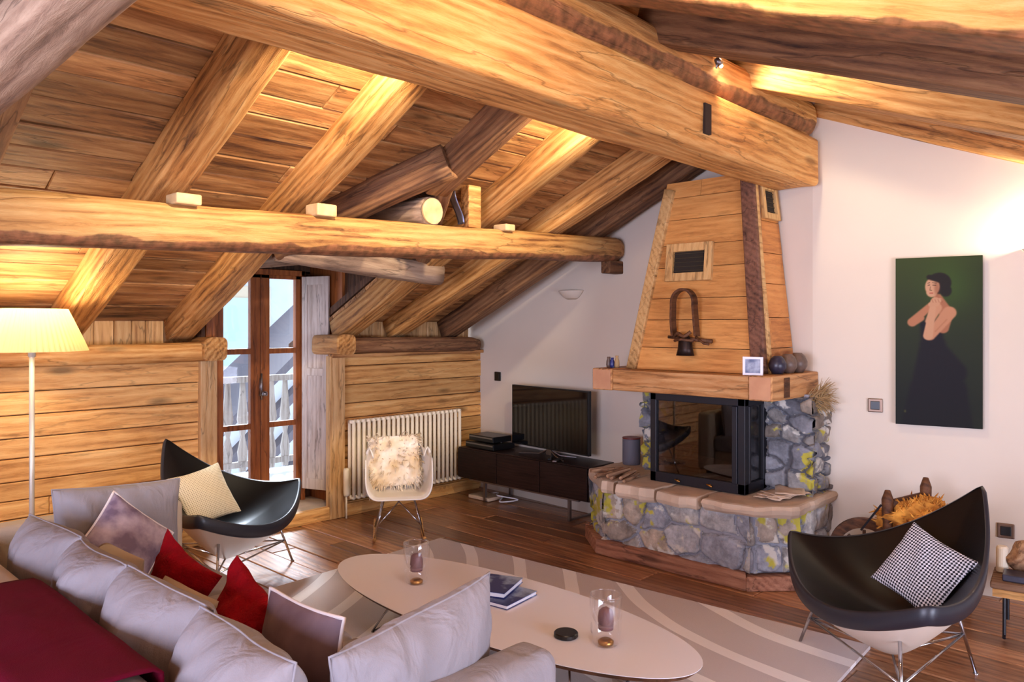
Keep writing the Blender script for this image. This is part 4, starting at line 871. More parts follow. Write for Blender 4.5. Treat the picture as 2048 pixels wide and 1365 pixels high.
mb.box((-.03,-.008,.01), (.03,.012,.08)); obj('stand', mb, M_STEEL, tv, smooth=False)
for k, (z, s_, lb) in enumerate(((.456,1.,'black set-top box at the bottom of the pair left of the television'), (.517,.86,'slim black recorder stacked on the box left of the television'))):
    b = thing('media_box', lb, 'media box', (4.86,4.90,z), -PI/2+R(-4)); mb = MB(); mb.box((-.19*s_,-.13*s_,.004), (.19*s_,.12*s_,.055)); obj('case', mb, M_BLACK, b, bevel=.004)
    mb = MB(); mb.box((-.18*s_,-.132*s_,.034), (.18*s_,-.129*s_,.046)); obj('front_strip', mb, M_STEEL, b)
    mb = MB(); [mb.lathe([(0,0),(.01,0),(.01,.006),(0,.006)], 10, c=(x, 0, -.001)) for x in (-.15,.15)]; obj('foot', mb, M_BLACK, b)
mb = MB(); mb.tube(xcur([(4.80,4.95,.02),(4.9,4.8,.03),(4.78,4.7,.015),(4.9,4.6,.03),(4.8,4.75,.06),(4.95,4.9,.04),(4.84,5.0,.02)], 8), .006, 6); tag(obj('cable_tangle', mb, M_WHITE, smooth=True), 'white cables lying in a tangle under the console', 'cables')
mb = MB(); mb.box((4.74,4.80,.004), (4.92,5.06,.035)); tag(obj('power_strip', mb, M_PAPER, bevel=.006), 'pale power strip on the floor under the left end of the console', 'power strip')
for k, (x, y, r_, m, lb) in enumerate(((4.76,4.03,20,M_STEEL,'silver remote control lying before the television'), (4.80,4.14,35,M_BLACK,'black remote control beside the silver one before the television'))):
    t = thing('remote_control', lb, 'remote control', (x,y,.456), R(r_)); mb = MB(); mb.box((-.08,-.018,0), (.08,.018,.014)); obj('case', mb, m, t, bevel=.004); mb = MB(); [mb.box((-.06+.02*i,-.01,.013), (-.05+.02*i,.0,.016)) for i in range(6)]; obj('button', mb, M_BLACK, t)

# ================================================================== RUG, TABLE AND WHAT STANDS ON IT
rug = MB()
def rugp(a, b):
    # corners on the floor, counter-clockwise
    A = Vector((3.66,4.20)); B = Vector((3.85,1.31)); Cc = Vector((1.35,1.15)); D = Vector((1.25,4.04))
    p = (A*(1-a)+D*a)*(1-b)+(B*(1-a)+Cc*a)*b; return Vector((p.x, p.y, .012))
m, nt, p_ = newmat('curved_stripe_rug'); N = nt.nodes; L = nt.links
tc = N.new('ShaderNodeTexCoord')
def arcs(cx, cy, per, w_):
    v = N.new('ShaderNodeVectorMath'); v.operation = 'SUBTRACT'; L.new(tc.outputs['Object'], v.inputs[0]); v.inputs[1].default_value = (cx, cy, .012)
    l = N.new('ShaderNodeVectorMath'); l.operation = 'LENGTH'; L.new(v.outputs[0], l.inputs[0])
    nz = N.new('ShaderNodeTexNoise'); nz.inputs['Scale'].default_value = .8; L.new(tc.outputs['Object'], nz.inputs['Vector'])
    a = N.new('ShaderNodeMath'); a.operation = 'MULTIPLY_ADD'; L.new(nz.outputs[0], a.inputs[0]); a.inputs[1].default_value = .12; L.new(l.outputs['Value'], a.inputs[2])
    d_ = N.new('ShaderNodeMath'); d_.operation = 'DIVIDE'; L.new(a.outputs[0], d_.inputs[0]); d_.inputs[1].default_value = per
    fr = N.new('ShaderNodeMath'); fr.operation = 'FRACT'; L.new(d_.outputs[0], fr.inputs[0])
    lt = N.new('ShaderNodeMath'); lt.operation = 'LESS_THAN'; L.new(fr.outputs[0], lt.inputs[0]); lt.inputs[1].default_value = w_; return lt
A1 = arcs(1.2, 5.6, .30, .26); A2 = arcs(5.6, 1.2, .34, .24); 
sx = N.new('ShaderNodeSeparateXYZ'); L.new(tc.outputs['Object'], sx.inputs[0])
sm_ = N.new('ShaderNodeMath'); sm_.operation = 'MULTIPLY_ADD'; L.new(sx.outputs[0], sm_.inputs[0]); sm_.inputs[1].default_value = -.45; L.new(sx.outputs[1], sm_.inputs[2])
gt = N.new('ShaderNodeMath'); gt.operation = 'GREATER_THAN'; L.new(sm_.outputs[0], gt.inputs[0]); gt.inputs[1].default_value = 1.15
mxs = N.new('ShaderNodeMix'); L.new(gt.outputs[0], mxs.inputs[0]); L.new(A2.outputs[0], mxs.inputs[2]); L.new(A1.outputs[0], mxs.inputs[3])
mc = N.new('ShaderNodeMix'); mc.data_type = 'RGBA'; L.new(mxs.outputs[0], mc.inputs[0]); mc.inputs[6].default_value = srgb(204,191,186); mc.inputs[7].default_value = srgb(246,238,232)
L.new(mc.outputs[2], p_.inputs['Base Color']); p_.inputs['Roughness'].default_value = .95; p_.inputs['Sheen Weight'].default_value = .2
nz = N.new('ShaderNodeTexNoise'); nz.inputs['Scale'].default_value = 300; L.new(tc.outputs['Object'], nz.inputs['Vector']); bb = N.new('ShaderNodeBump'); bb.inputs['Strength'].default_value = .4; bb.inputs['Distance'].default_value = .01; L.new(nz.outputs[0], bb.inputs['Height']); L.new(bb.outputs[0], p_.inputs['Normal'])
rug.grid(rugp, 30, 34); o = obj('rug', rug, m, solid=.018, smooth=False); tag(o, 'large grey-beige rug with pale curved stripes under the coffee table', 'rug')
ZT = .27
ct = thing('coffee_table', 'long white surfboard-shaped coffee table with dark plywood edge', 'coffee table', (2.51,2.528,0), R(-88.3))
def ellipse_ring(n, a, b, e=1.): return [(a*math.copysign(abs(math.cos(2*PI*k/n))**e, math.cos(2*PI*k/n)), b*math.copysign(abs(math.sin(2*PI*k/n))**e, math.sin(2*PI*k/n))) for k in range(n)]
mb = MB(); mb.prism(ellipse_ring(96,1.053,.369,.96), ZT-.002, ZT); 
tp = obj('top', mb, M_WHITE, ct)
mb = MB(); el = ellipse_ring(96,1.053,.369,.96); el2 = ellipse_ring(96,1.03,.347,.96); vs = [(x,y,ZT-.0025) for x,y in el]+[(x,y,ZT-.024) for x,y in el2]; n_ = 96; mb.add(vs, [(i,(i+1)%n_,(i+1)%n_+n_,i+n_)[::-1] for i in range(n_)]+[tuple(range(n_)), tuple(range(n_,2*n_))[::-1]]); obj('plywood_edge', mb, W_OLD, ct)
for sx_ in (-.42, .42):
    mb = MB(); c = .17
    for s1 in (-1, 1):
        for s2 in (-1, 1): mb.tube([(sx_+s1*.10,s2*.09,.245),(sx_+s1*.20,s2*.20,.031)], .005, 8)
    mb.tube([(sx_-.20,-.20,.031),(sx_+.20,-.20,.031),(sx_+.20,.20,.031),(sx_-.20,.20,.031),(sx_-.20,-.20,.031)], .005, 8)
    mb.tube([(sx_-.10,-.09,.243),(sx_+.10,-.09,.243),(sx_+.10,.09,.243),(sx_-.10,.09,.243),(sx_-.10,-.09,.243)], .005, 8)
    mb.tube([(sx_-.2,-.2,.031),(sx_+.1,.09,.243)], .004, 8); mb.tube([(sx_+.2,.2,.031),(sx_-.1,-.09,.243)], .004, 8)
    obj('wire_base', mb, M_CHROME, ct, smooth=True)
def glass(loc, lb, s_=1.):
    g = thing('candle_glass', lb, 'glass', loc)
    mb = MB(); R0 = .065*s_; Hh = .20*s_
    mb.lathe([(.0,.002),(R0*.72,.002),(R0*.85,.012),(R0*.97,.06),(R0,Hh*.6),(R0,Hh-.008),(R0*.96,Hh),(R0*.90,Hh-.004),(R0*.88,Hh*.6),(R0*.70,.085),(R0*.4,.066),(0,.062)], 40); obj('glass_wall', mb, M_GLASS, g, smooth=True)
    mb = MB(); mb.tube([(R0*.95*math.cos(q), R0*.95*math.sin(q), Hh) for q in [2*PI*k/40 for k in range(41)]], .0035, 6); obj('rim', mb, M_GLASS, g, smooth=True)
    mb = MB(); mb.blob((0,0,.107*s_), (.028*s_,.028*s_,.040*s_), 3, .12, 3, p=.7); mb.lathe([(0,.062),(.03*s_,.062),(.031*s_,.08),(0,.082)], 20); obj('candle', mb, M_WAX, g, smooth=True)
    mb = MB(); mb.lathe([(0,.0015),(.03*s_,.002),(.032*s_,.014),(.02*s_,.022),(0,.022)], 20); obj('base', mb, M_BRASS, g, smooth=True)
glass((2.446,2.985,ZT+.001), 'tall clear glass with candle on the far end of the white table')
glass((2.50,1.865,ZT+.001), 'tall clear glass with candle on the near end, beside the black coaster')
for k, (x, y, r_, w_, d_, z, t, lb) in enumerate(((2.60,2.505,8,.24,.165,ZT+.001,.020,'lower blue paperback peeking out under another on the white table'), (2.625,2.60,22,.24,.17,ZT+.022,.024,'upper blue and white book on the white table'))):
    b = thing('book', lb, 'book', (x,y,z), R(r_)); mb = MB(); mb.box((-w_/2,-d_/2,0), (w_/2,d_/2,.003)); mb.box((-w_/2,-d_/2,t-.003), (w_/2,d_/2,t)); mb.box((-w_/2,d_/2-.004,0), (w_/2,d_/2,t)); obj('cover', mb, M_BOOK, b)
    mb = MB(); mb.box((-w_/2+.003,-d_/2+.004,.003), (w_/2-.003,d_/2-.004,t-.003)); obj('pages', mb, M_PAPER if 0 else M_WHITE, b)
mb = MB(); mb.lathe([(0,0),(.046,0),(.05,.004),(.05,.016),(.046,.02),(0,.02)], 32); tag(obj('round_tin', mb, M_BLACK, smooth=False, loc=(2.45,2.03,ZT+.001)), 'small round black tin on the white table, left of the near glass', 'tin')

# ================================================================== SHELL ARMCHAIRS
def bez(a, b, c, t): return a*(1-t)**2+b*2*t*(1-t)+c*t*t
def shell_chair(loc, rz, label):
    t_ = thing('shell_armchair', label, 'armchair', loc, rz, 'black shell armchairs')
    T = Vector((0,.43,.84)); A = Vector((.52,-.20,.52)); B = Vector((-.52,-.20,.52))
    def ctrl(p, q, out, sag):
        m_ = (p+q)/2; o = Vector((m_.x, m_.y, 0)).normalized()*out; return m_+o-Vector((0,0,sag))
    edge = []
    for p, q, out, sag in ((T, A, .17, .26), (A, B, .30, .30), (B, T, .17, .26)):
        c_ = ctrl(p, q, out, sag)
        for k in range(36): edge.append(bez(p, c_, q, k/36))
    n = len(edge); Cc = Vector((0,-.02,.285))
    # soften tips
    for _ in range(1): edge = [(edge[i-1]+edge[i]*4+edge[(i+1) % n])/6 for i in range(n)]
    nr = 16
    def ring(scale, dz, base, pw): return [Vector((Cc.x+(e.x-Cc.x)*scale, Cc.y+(e.y-Cc.y)*scale, base+(e.z+dz-base)*scale**pw)) for e in edge]
    mb = MB(); vs = [Cc]; 
    for j in range(1, nr+1): vs += ring(j/nr, 0, Cc.z, 1.75)
    fs = [(0, 1+i, 1+(i+1) % n) for i in range(n)] + [(1+j*n+i, 1+(j+1)*n+i, 1+(j+1)*n+(i+1) % n, 1+j*n+(i+1) % n) for j in range(nr-1) for i in range(n)]
    mb.add(vs, fs); obj('leather_seat', mb, M_BLACKL, t_, smooth=True)
    mb = MB(); rs = [[e.copy() for e in edge]]
    def outn(i): 
        d = (edge[(i+1) % n]-edge[i-1]).normalized(); o = d.cross(Vector((0,0,1))).normalized(); m_ = Vector((edge[i].x, edge[i].y+.02, 0)); return o if o.dot(m_) > 0 else -o
    on = [outn(i) for i in range(n)]
    prof = [(-.004,.0),(.006,.004),(.014,-.004),(.010,-.066),(.0,-.074),(-.035,-.070)]
    vs = []
    for (o, z) in prof: vs += [edge[i]+on[i]*o+Vector((0,0,z)) for i in range(n)]
    fs = [(j*n+i, j*n+(i+1) % n, (j+1)*n+(i+1) % n, (j+1)*n+i)[::-1] for j in range(len(prof)-1) for i in range(n)]
    mb.add(vs, fs); obj('rim', mb, M_RIM, t_, smooth=True)
    mb = MB(); ap = .115; vs = [Vector((0,-.0,ap))]
    for j in range(1, 13): s = .97*j/12; vs += [Vector((e.x*s, (e.y)*s-.02*s*0, ap+(e.z-.072-ap)*(j/12)**1.3)) for e in edge]
    fs = [(0, 1+(i+1) % n, 1+i) for i in range(n)] + [(1+j*n+i, 1+j*n+(i+1) % n, 1+(j+1)*n+(i+1) % n, 1+(j+1)*n+i) for j in range(11) for i in range(n)]
    mb.add(vs, fs); obj('outer_shell', mb, M_SHELL, t_, smooth=True)
    for (fx, fy), (ux, uy, uz) in (((-.40,-.22), (-.29,-.16,.325)), ((.40,-.22), (.29,-.16,.325)), ((0,.40), (0,.27,.40))):
        mb = MB(); F = Vector((fx,fy,.004)); U = Vector((ux,uy,uz)); md = F+(U-F)*.45
        mb.tube([F, U], .0075, 10); mb.tube([md, Vector((0,-.0,.118))], .006, 8); mb.lathe([(0,0),(.012,0),(.012,.006),(0,.008)], 12, c=(fx,fy,0.001))
        obj('leg', mb, M_CHROME, t_, smooth=True)
    mb = MB(); mids = [Vector(p) for p in ((-.3505,-.193,.149),(.3505,-.193,.149),(0,.3415,.182))]
    mb.tube([mids[0], mids[1]], .0055, 8); mb.tube([mids[1], mids[2]], .0055, 8); mb.tube([mids[2], mids[0]], .0055, 8); obj('stretcher', mb, M_CHROME, t_, smooth=True)
    return t_
shell_chair((3.587,1.13,0), R(-129), 'black leather shell armchair at right, in front of the wall with the portrait')
shell_chair((2.22,4.54,0), R(28.7), 'black leather shell armchair standing by the glazed balcony door')
def cush(name, label, cat, loc, yaw, tilt, roll, w_, h_, t_, m, seed=0, group=None, pipe=None, **kw):
    mb = pillow(w_, h_, t_, seed, **kw); rt = rot_zyx(R(yaw), R(tilt), R(roll))
    if pipe:
        t = thing(name, label, cat, loc, group=group, rot=rt.to_euler()); obj('cover', mb, m, t, smooth=True)
        obj('piping', piping(w_, h_, kw.get('pinch', .07), seed=seed, wr=kw.get('wr', .012), r=.0035 if pipe == M_SOFA else .006), pipe, t, smooth=True); return t
    o = obj(name, mb, m, smooth=True, loc=loc, rot=rt); return tag(o, label, cat, group)
# local frames of the two chairs
def inchair(loc, rz, p): v = Matrix.Rotation(R(rz), 3, 'Z') @ Vector(p); return (loc[0]+v.x, loc[1]+v.y, v.z)
cush('throw_pillow', 'black and white zigzag pillow in the right-hand black armchair', 'pillow', inchair((3.587,1.13), -129, (.05,.0,.37)), -129+22, -34, 18, .34, .32, .11, M_CHK, 3, pinch=.10)
cush('throw_pillow', 'beige dotted pillow in the black armchair by the balcony door', 'pillow', inchair((2.22,4.54), 28.7, (-.05,.02,.36)), 28.7-20, -32, -8, .37, .35, .12, M_CHKB, 4, pinch=.10)

# ================================================================== ROCKING CHAIR
rc = thing('rocking_chair', 'white bucket rocking chair draped with cream fleece in front of the radiator', 'rocking chair', (3.545,4.53,0), R(-37))
M_BUCK = mat('white_bucket_shell', srgb(236,226,212), .35)
cl = xcur([(0,-.21,.318),(0,-.12,.318),(0,.02,.315),(0,.12,.345),(0,.175,.46),(0,.20,.60),(0,.21,.67)], 6)
def bucket(a, b):
    u = 2*a-1; k = b*(len(cl)-1); i = min(int(k), len(cl)-2); c_ = cl[i].lerp(cl[i+1], k-i)
    hw = .235-.05*max(0, (b-.55)/.45)**1.5
    q = math.copysign(abs(u)**.9, u)
    x = hw*math.sin(q*PI/2)**1 if True else 0
    s = abs(u)
    lift = .27*max(0, (s-.35)/.65)**2.2*(1-max(0,(b-.45)/.55)**1.2)*(1 if b > .12 else .55+.45*b/.12)
    fwd = -.20*max(0, (s-.3)/.7)**1.6*max(0, (b-.45)/.55)**.6
    drop = -.10*max(0, (s-.2)/.8)**2*max(0, (b-.6)/.4)
    return Vector((x, c_.y+fwd, c_.z+lift+drop-.012*(b < .05)))
mb = MB(); mb.grid(bucket, 36, 34); obj('bucket_seat', mb, M_BUCK, rc, smooth=True, solid=.009, subsurf=0)
for s in (-1, 1):
    mb = MB(); mb.tube(xcur([(s*.175,-.30,.055),(s*.175,-.18,.022),(s*.175,0,.010),(s*.175,.16,.022),(s*.175,.28,.055)], 6), .011, 8); obj('runner', mb, W_WALL, rc, smooth=True)
for s in (-1, 1):
    mb = MB()
    for (a, b) in (((s*.175,-.16,.03),(s*.10,-.10,.31)), ((s*.175,.15,.03),(s*.10,.08,.31)), ((s*.175,-.16,.03),(s*.10,.08,.31)), ((s*.175,.15,.03),(s*.10,-.10,.31)), ((s*.16,-.13,.10),(-s*.05,.0,.305))): mb.tube([a, b], .0052, 8)
    obj('wire_base', mb, M_CHROME, rc, smooth=True)
fl = pillow(.36, .36, .09, 7, wr=.02, fuzz=.03, n=34, pinch=-.03)
rd = random.Random(3)
for k in range(1500):
    v = Vector(fl.v[rd.randrange(len(fl.v))]); 
    d_ = Vector((v.x*1.4, math.copysign(.6, v.y)*rd.uniform(.2,1), (v.z-.18)*1.4)).normalized()+Vector((rd.uniform(-.5,.5), rd.uniform(-.3,.3), rd.uniform(-.8,.3))); d_ = d_.normalized()*rd.uniform(.015,.035)
    fl.tube([v-d_*.2, v+d_*.6, v+d_+Vector((0,0,-.008))], [.004,.003,.001], 3, cap=False)
f_o = obj('fleece', fl, M_FLEECE, smooth=True); fw = Matrix.Rotation(R(-37), 3, 'Z') @ Vector((-.02,.075,.355)); f_o.location = (3.545+fw.x, 4.53+fw.y, fw.z); f_o.rotation_euler = rot_zyx(R(-37), R(-12), R(-3)).to_euler(); f_o.name = 'sheepskin'; tag(f_o, 'cream sheepskin hung over the backrest of the white rocking chair', 'sheepskin')

# ================================================================== SOFA
sf = thing('sofa', 'long grey-beige fabric sofa seen from behind, high arms at both ends', 'sofa', (0,0,0))
def soft(name, a, b, m, bev=.04, seed=0, parent=None):
    mb = MB(); a = Vector(a); b = Vector(b); n = 6
    # box with gently swollen faces via bevel + subdivision
    mb.box(a, b); o = obj(name, mb, m, parent or sf); mo = o.modifiers.new('bevel', 'BEVEL'); mo.width = bev; mo.segments = 5; mo.limit_method = 'NONE'; o.data.shade_smooth(); return o
soft('back', (.50,1.42,.06), (.80,4.13,.655), M_SOFAB, .05)
soft('arm', (.805,1.42,.06), (1.70,1.575,.625), M_SOFA, .05)
soft('arm', (.805,3.965,.06), (1.72,4.12,.655), M_SOFAB, .04)
soft('base', (.81,1.58,.06), (1.66,3.96,.26), M_SOFAB, .03)
for k in range(3): soft('seat_cushion', (.82,1.583+k*.794,.262), (1.67,1.583+k*.794+.788,.42), M_SOFA, .045)
for x in (.6, 1.6):
    for y in (1.50, 4.04): mb = MB(); mb.box((x-.025,y-.025,.022), (x+.025,y+.025,.065)); obj('foot', mb, W_OLD, sf)
thw = MB()
def thr(a, b):
    y = 2.0+1.03*b; prof = [(.815,.60),(.812,.66),(.79,.672),(.65,.678),(.52,.672),(.485,.655),(.478,.5),(.47,.12)]
    k = a*(len(prof)-1); i = min(int(k), len(prof)-2); f = k-i; x = prof[i][0]*(1-f)+prof[i+1][0]*f; z = prof[i][1]*(1-f)+prof[i+1][1]*f
    e = .006*noise.noise(Vector((x*5, y*4, z*5)))
    if i >= 5: x -= .012*math.sin(y*26)*(f if i == 5 else 1)
    return Vector((x+e*.3, y+.01*noise.noise(Vector((x*6, z*6, 2))), z+e+.002))
thw.grid(thr, 42, 40); o = obj('throw_blanket', thw, M_THROW, smooth=True, solid=.007); tag(o, 'crimson wool throw folded over the sofa back', 'throw')
G = 'grey back cushions along the sofa'
for k, (yc, lb) in enumerate(((3.47,'grey back cushion farthest along the sofa back, nearest the floor lamp'), (2.95,'second grey back cushion from the floor lamp end'), (2.42,'grey back cushion beside the crimson throw, third from the lamp'), (1.90,'nearest of the four grey back cushions along the sofa back'))):
    cush('back_cushion', lb, 'cushion', (.935,yc,.415), 90+(3,-4,3,-3)[k], 8, (0,2,-2,1)[k], .55, .335, .25, M_SOFA, 20+k, G, pipe=M_SOFA, pinch=.02, box=2.7, wr=.022, n=40)
cush('side_cushion', 'big grey cushion propped against the far arm of the sofa', 'cushion', (1.35,3.83,.415), 1, -7, 3, .57, .385, .20, M_SOFA, 31, pipe=M_SOFA, pinch=.05, box=2.6, wr=.020, n=40)
cush('side_cushion', 'big grey cushion propped against the near arm of the sofa', 'cushion', (1.38,1.68,.39), -177, -9, 8, .56, .40, .22, M_SOFA, 32, pipe=M_SOFA, pinch=.05, box=2.5, wr=.024, n=40)
cush('throw_pillow', 'lilac crushed-velvet pillow with white piping standing on its corner', 'pillow', (1.20,3.56,.47), 12, -22, 46, .34, .33, .13, M_PURPL, 33, pipe=M_PIPE, pinch=.06)
cush('throw_pillow', 'grey-purple velvet pillow with white piping beside the near cushion', 'pillow', (1.19,2.03,.385), 88, 10, 3, .45, .34, .14, M_PURP, 34, pipe=M_PIPE, pinch=.06)
cush('red_pillow', 'red felted pillow leaning near the lilac one', 'pillow', (1.20,3.02,.38), 96, 20, -16, .40, .33, .16, M_REDP, 35, pinch=.14, wr=.035, fuzz=.006, n=36)
cush('red_pillow', 'red felted pillow nearer the camera, beside the grey-purple one', 'pillow', (1.18,2.48,.37), 94, 20, -16, .42, .35, .17, M_REDP, 36, pinch=.14, wr=.035, fuzz=.006, n=36)
for k, (x, y, s_, lb) in enumerate(((1.13,3.40,.22,'small beige cushion peeking out below the big far cushion'), (1.12,2.74,.22,'small beige lumbar cushion behind the two red pillows'), (1.12,2.24,.20,'small beige lumbar cushion near the grey-purple pillow'))):
    cush('lumbar_cushion', lb, 'cushion', (x,y,.41), 92, 24, 0, .42, s_, .13, M_SOFAB, 40+k, pinch=.04, box=2.6)

# ================================================================== FLOOR LAMP
lp = thing('floor_lamp', 'floor lamp with pleated cream shade behind the sofa end', 'floor lamp', (1.22,4.70,0))
m, nt, p_ = newmat('pleated_shade'); N = nt.nodes; L = nt.links
tb = N.new('ShaderNodeBsdfTranslucent'); tb.inputs[0].default_value = srgb(206,180,116); ad = N.new('ShaderNodeMixShader'); ad.inputs[0].default_value = .42; p_.inputs['Base Color'].default_value = srgb(226,210,166); p_.inputs['Roughness'].default_value = .9
L.new(p_.outputs[0], ad.inputs[1]); L.new(tb.outputs[0], ad.inputs[2]); L.new(ad.outputs[0], N['Material Output'].inputs[0])
mb = MB(); n = 240
for (r_, z) in ((.265,1.41),(.168,1.635)): pass
vs = []
for (r_, z) in ((.268,1.41),(.243,1.47),(.194,1.58),(.168,1.635)):
    for k in range(n): q = 2*PI*k/n; rr = r_*(1+.006*(-1)**(k//2)); vs.append((rr*math.cos(q), rr*math.sin(q), z))
mb.add(vs, [(j*n+k, j*n+(k+1) % n, (j+1)*n+(k+1) % n, (j+1)*n+k) for j in range(3) for k in range(n)]); obj('lamp_shade', mb, m, lp)
mb = MB(); mb.lathe([(0,0),(.13,0),(.13,.012),(.02,.02),(0,.02)], 36); obj('base', mb, M_STEEL, lp, smooth=False)
mb = MB(); mb.tube([(0,0,.015),(0,0,1.40)], .013, 14); mb.tube([(0,0,1.38),(0,0,1.50)], .018, 14); obj('pole', mb, mat('pale_satin_metal', srgb(206,200,188), .4, .3), lp, smooth=True)
M_BULB = mat('lit_bulb', (1,.9,.7,1), .5, emit=(1,.78,.5,1), estr=6)
mb = MB(); mb.blob((0,0,1.53), (.026,.026,.036), 0, 0); bo = obj('bulb', mb, M_BULB, lp, smooth=True)
light('floor_lamp_light', 'POINT', (1.22,4.70,1.60), (1,.82,.54), 24, .03).visible_camera = True

# ================================================================== RIDGE SPOTLIGHTS
M_LED = mat('lit_spot', (1,1,1,1), .5, emit=(1,.93,.8,1), estr=60)
def spot(loc, aim, power, lb, rad=.016, sz=118, big=1.):
    s_ = thing('spotlight', lb, 'spotlight', loc, group='ridge spotlights'); d_ = (Vector(aim)-Vector(loc)).normalized()
    mb = MB(); mb.tube([Vector((0,0,0))-d_*.05, Vector((0,0,0))-d_*.012], [.014,.022], 14); mb.tube([-d_*.04, -d_*.05+Vector((0,0,-.05))], .005, 6); obj('housing', mb, M_STEEL, s_, smooth=True)
    mb = MB(); mb.blob(-d_*.004, (rad,rad,rad), 0, 0); obj('bulb', mb, M_LED, s_, smooth=True)
    light('spotlight_light', 'SPOT', Vector(loc)+d_*.025, (1,.83,.60), power, .03, aim, sz, .8)
spot((3.60,1.925,2.945), (4.3,1.2,2.55), 45, 'brighter tiny spotlight on top of the ridge log, right of centre')
spot((3.575,1.94,2.86), (4.7,1.5,1.5), 10, 'second, fainter tiny spotlight just below the bright one', .009)

# ================================================================== BESIDE THE RIGHT WALL
wb = thing('wooden_handcart', 'old wooden handcart with small wheel behind the right armchair', 'handcart', (4.62,1.42,0), R(-100))
# local +x points along the wall towards the window side; wheel at -x
mb = MB(); n = 40
Mw = Matrix.Translation((-.19,-.02,.245)) @ Matrix.Rotation(R(27), 4, 'Z') @ Matrix.Rotation(PI/2, 4, 'X')
ring = []
for (r_, y) in ((.19,-.02),(.19,.02),(.135,.02),(.135,-.02)): ring += [Mw @ Vector((r_*math.cos(2*PI*k/n), r_*math.sin(2*PI*k/n), y)) for k in range(n)]
mb.add(ring, [(j*n+k, j*n+(k+1) % n, ((j+1) % 4)*n+(k+1) % n, ((j+1) % 4)*n+k) for j in range(4) for k in range(n)])
for k in range(4): q = PI*k/4; mb.tube([Mw @ Vector((.12*math.cos(q), .12*math.sin(q), 0)), Mw @ Vector((-.12*math.cos(q), -.12*math.sin(q), 0))], .009, 6)
obj('wheel', mb, W_OLD, wb, smooth=False)
for (x, y, z0, z1, r_) in ((.0,-.12,.12,.64,.028), (.10,.10,.12,.70,.027)):
    mb = MB(); mb.tube([(x,y,z0),(x,y,z0+.2),(x,y,z1-.17),(x,y,z1-.15),(x,y,z1-.05),(x,y,z1)], [r_*.8,r_,r_*.85,r_*1.05,r_*1.1,r_*.5], 12); obj('post', mb, W_OLD, wb, smooth=True)
mb = MB(); mb.box((-.24,-.16,.15), (.34,-.12,.20)); mb.box((-.24,.12,.15), (.34,.16,.20)); mb.box((.28,-.2,.14), (.33,.2,.21)); mb.box((-.24,-.14,.155), (-.20,.14,.195)); obj('frame', mb, W_OLD, wb, bevel=.004)
for (x, y) in ((.30,-.15),(.30,.15),(-.2,-.15),(-.2,.15)): mb = MB(); mb.tube([(x,y,.15),(x,y,.002)], .018, 8); obj('leg', mb, W_OLD, wb, smooth=True)
mb = MB(); mb.tube([(.0,-.12,.56),(.10,.10,.60)], .024, 10); obj('crossbar', mb, W_OLD, wb, smooth=True)
mb = MB(); mb.tube([(-.13,-.16,.40),(-.02,-.15,.56)], .006, 6); obj('rod', mb, M_IRON, wb)
Mq = Matrix.Translation((4.62,1.42,0)) @ Matrix.Rotation(R(-100), 4, 'Z')
rd = random.Random(6)
for k in range(7):
    p = Mq @ Vector((.10+.02*(k % 3), -.10+.07*(k % 4), .245+.085*(k//4))); d_ = (Mq.to_3x3() @ Vector((.20, rd.uniform(-.03,.03), 0))); mb = MB(); mb.tube([p-d_, p, p+d_], [.036,.04,.037], 9)
    o = obj('firewood_log', mb, W_BARK); tag(o, 'split firewood log lying on the old handcart under the orange fleece', 'firewood', 'firewood on the handcart')
mb = MB(); mb.blob((0,0,0), (.21,.15,.12), 9, .6, 2.6, 22)
rd = random.Random(2); base = list(mb.v)
for k in range(900):
    v = Vector(base[rd.randrange(len(base))]); d_ = (v.normalized()+Vector((rd.uniform(-.8,.8),)*1+(rd.uniform(-.8,.8), rd.uniform(-.5,.5)))).normalized()*rd.uniform(.015,.035); mb.tube([v-d_*.3, v+d_*.5, v+d_], [.005,.004,.001], 3, cap=False)
pf_ = Mq @ Vector((.17,-.02,.475)); o = obj('orange_fleece', mb, M_ORF, smooth=True, loc=pf_, rot=(0,0,R(-100))); tag(o, 'curly orange fleece heaped on the handcart behind the right armchair', 'fleece')
bn = thing('low_bench', 'low rustic bench with iron legs at the right edge by the wall', 'bench', (4.62,.62,0), R(-82))
mb = MB(); mb.box((-.34,-.15,.24), (.34,.15,.275)); obj('seat', mb, W_BARK, bn, bevel=.008)
mb = MB(); mb.box((-.33,-.14,.20), (.33,.14,.238)); obj('apron', mb, W_WALL, bn)
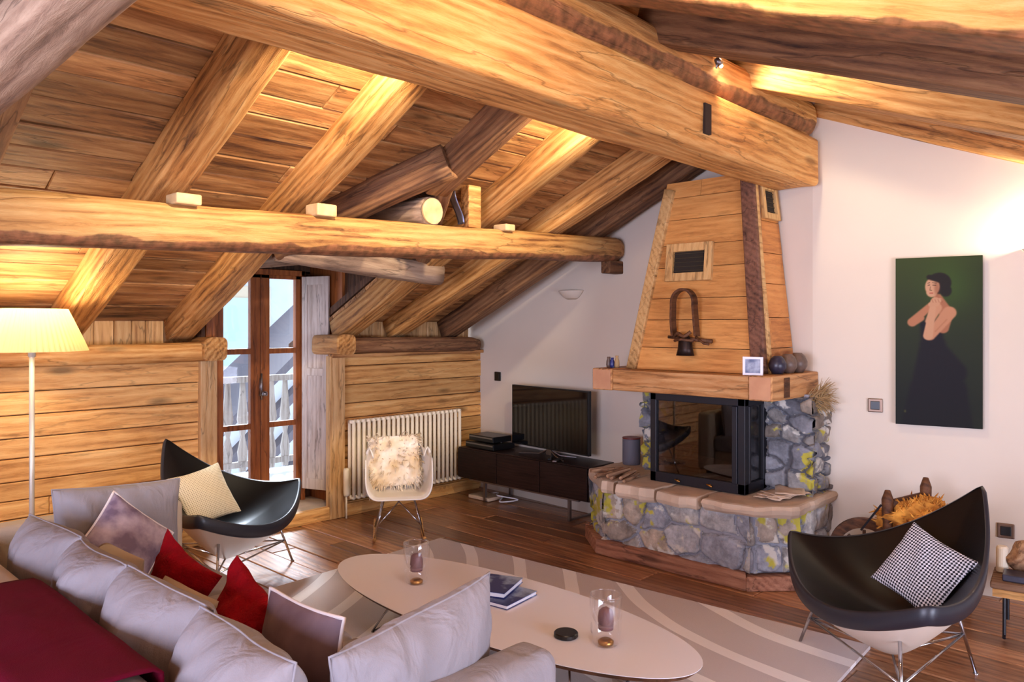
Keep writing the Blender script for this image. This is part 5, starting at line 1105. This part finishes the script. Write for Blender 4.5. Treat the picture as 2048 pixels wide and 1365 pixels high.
for sx_ in (-1, 1):
    mb = MB(); mb.tube([(sx_*.28,-.13,.24),(sx_*.28,-.14,.02),(sx_*.28,-.16,.008)], .008, 8); obj('leg', mb, M_IRON, bn); mb = MB(); mb.tube([(sx_*.28,.13,.24),(sx_*.28,.14,.008)], .008, 8); obj('leg', mb, M_IRON, bn)
Mb = Matrix.Translation((4.62,.62,0)) @ Matrix.Rotation(R(-82), 4, 'Z')
mb = MB(); mb.box((-.29,-.12,.278), (-.17,.0,.31), 0, Mb); tag(obj('slate_block', mb, M_CERAM, bevel=.004), 'dark slate block on the low bench at the right edge', 'slate')
mb = MB(); mb.blob(Mb @ Vector((-.17,.08,.36)), (.06,.11,.085), 5, .35, 1.6, 12, M=Matrix.Rotation(.5, 4, 'Z')); tag(obj('driftwood_piece', mb, W_BARK, smooth=True), 'pale driftwood chunk on the low bench at the right edge', 'driftwood')
mb = MB(); mb.lathe([(0,0),(.028,0),(.028,.12),(.022,.13),(0,.13)], 20, c=Mb @ Vector((-.30,.06,.278))); tag(obj('pillar_candle', mb, M_RAD, smooth=False), 'short ivory pillar candle on the low bench near the armchair', 'candle')

# ================================================================== ROOM LIGHTS
light('wall_light_glow', 'POINT', (ur.location.x-.055, ur.location.y, ur.location.z+.015), (1,.88,.68), 28, .03)
for k, (x, y, z, pw, lb) in enumerate(((1.93,2.46,2.76,150,'small spotlight tucked in the rafter bay above the floor lamp side'), (3.36,2.46,2.76,120,'small spotlight tucked in the rafter bay right of the dormer'), (1.60,1.20,2.58,34,'small spotlight on the near side of the ridge log'))):
    s_ = thing('spotlight', lb, 'spotlight', (x,y,z+.05), group='ridge spotlights'); mb = MB(); mb.lathe([(0,0),(.02,0),(.022,.015),(0,.018)], 14); obj('housing', mb, M_STEEL, s_, smooth=False)
    mb = MB(); mb.blob((0,0,-.008), (.009,.009,.009), 0, 0); obj('bulb', mb, M_LED, s_, smooth=True)
    light('spotlight_light', 'SPOT' if k < 2 else 'POINT', (x,y,z), (1,.82,.58), pw, .035, (x,y+1.15,z-.26) if k < 2 else None, 100, .5)
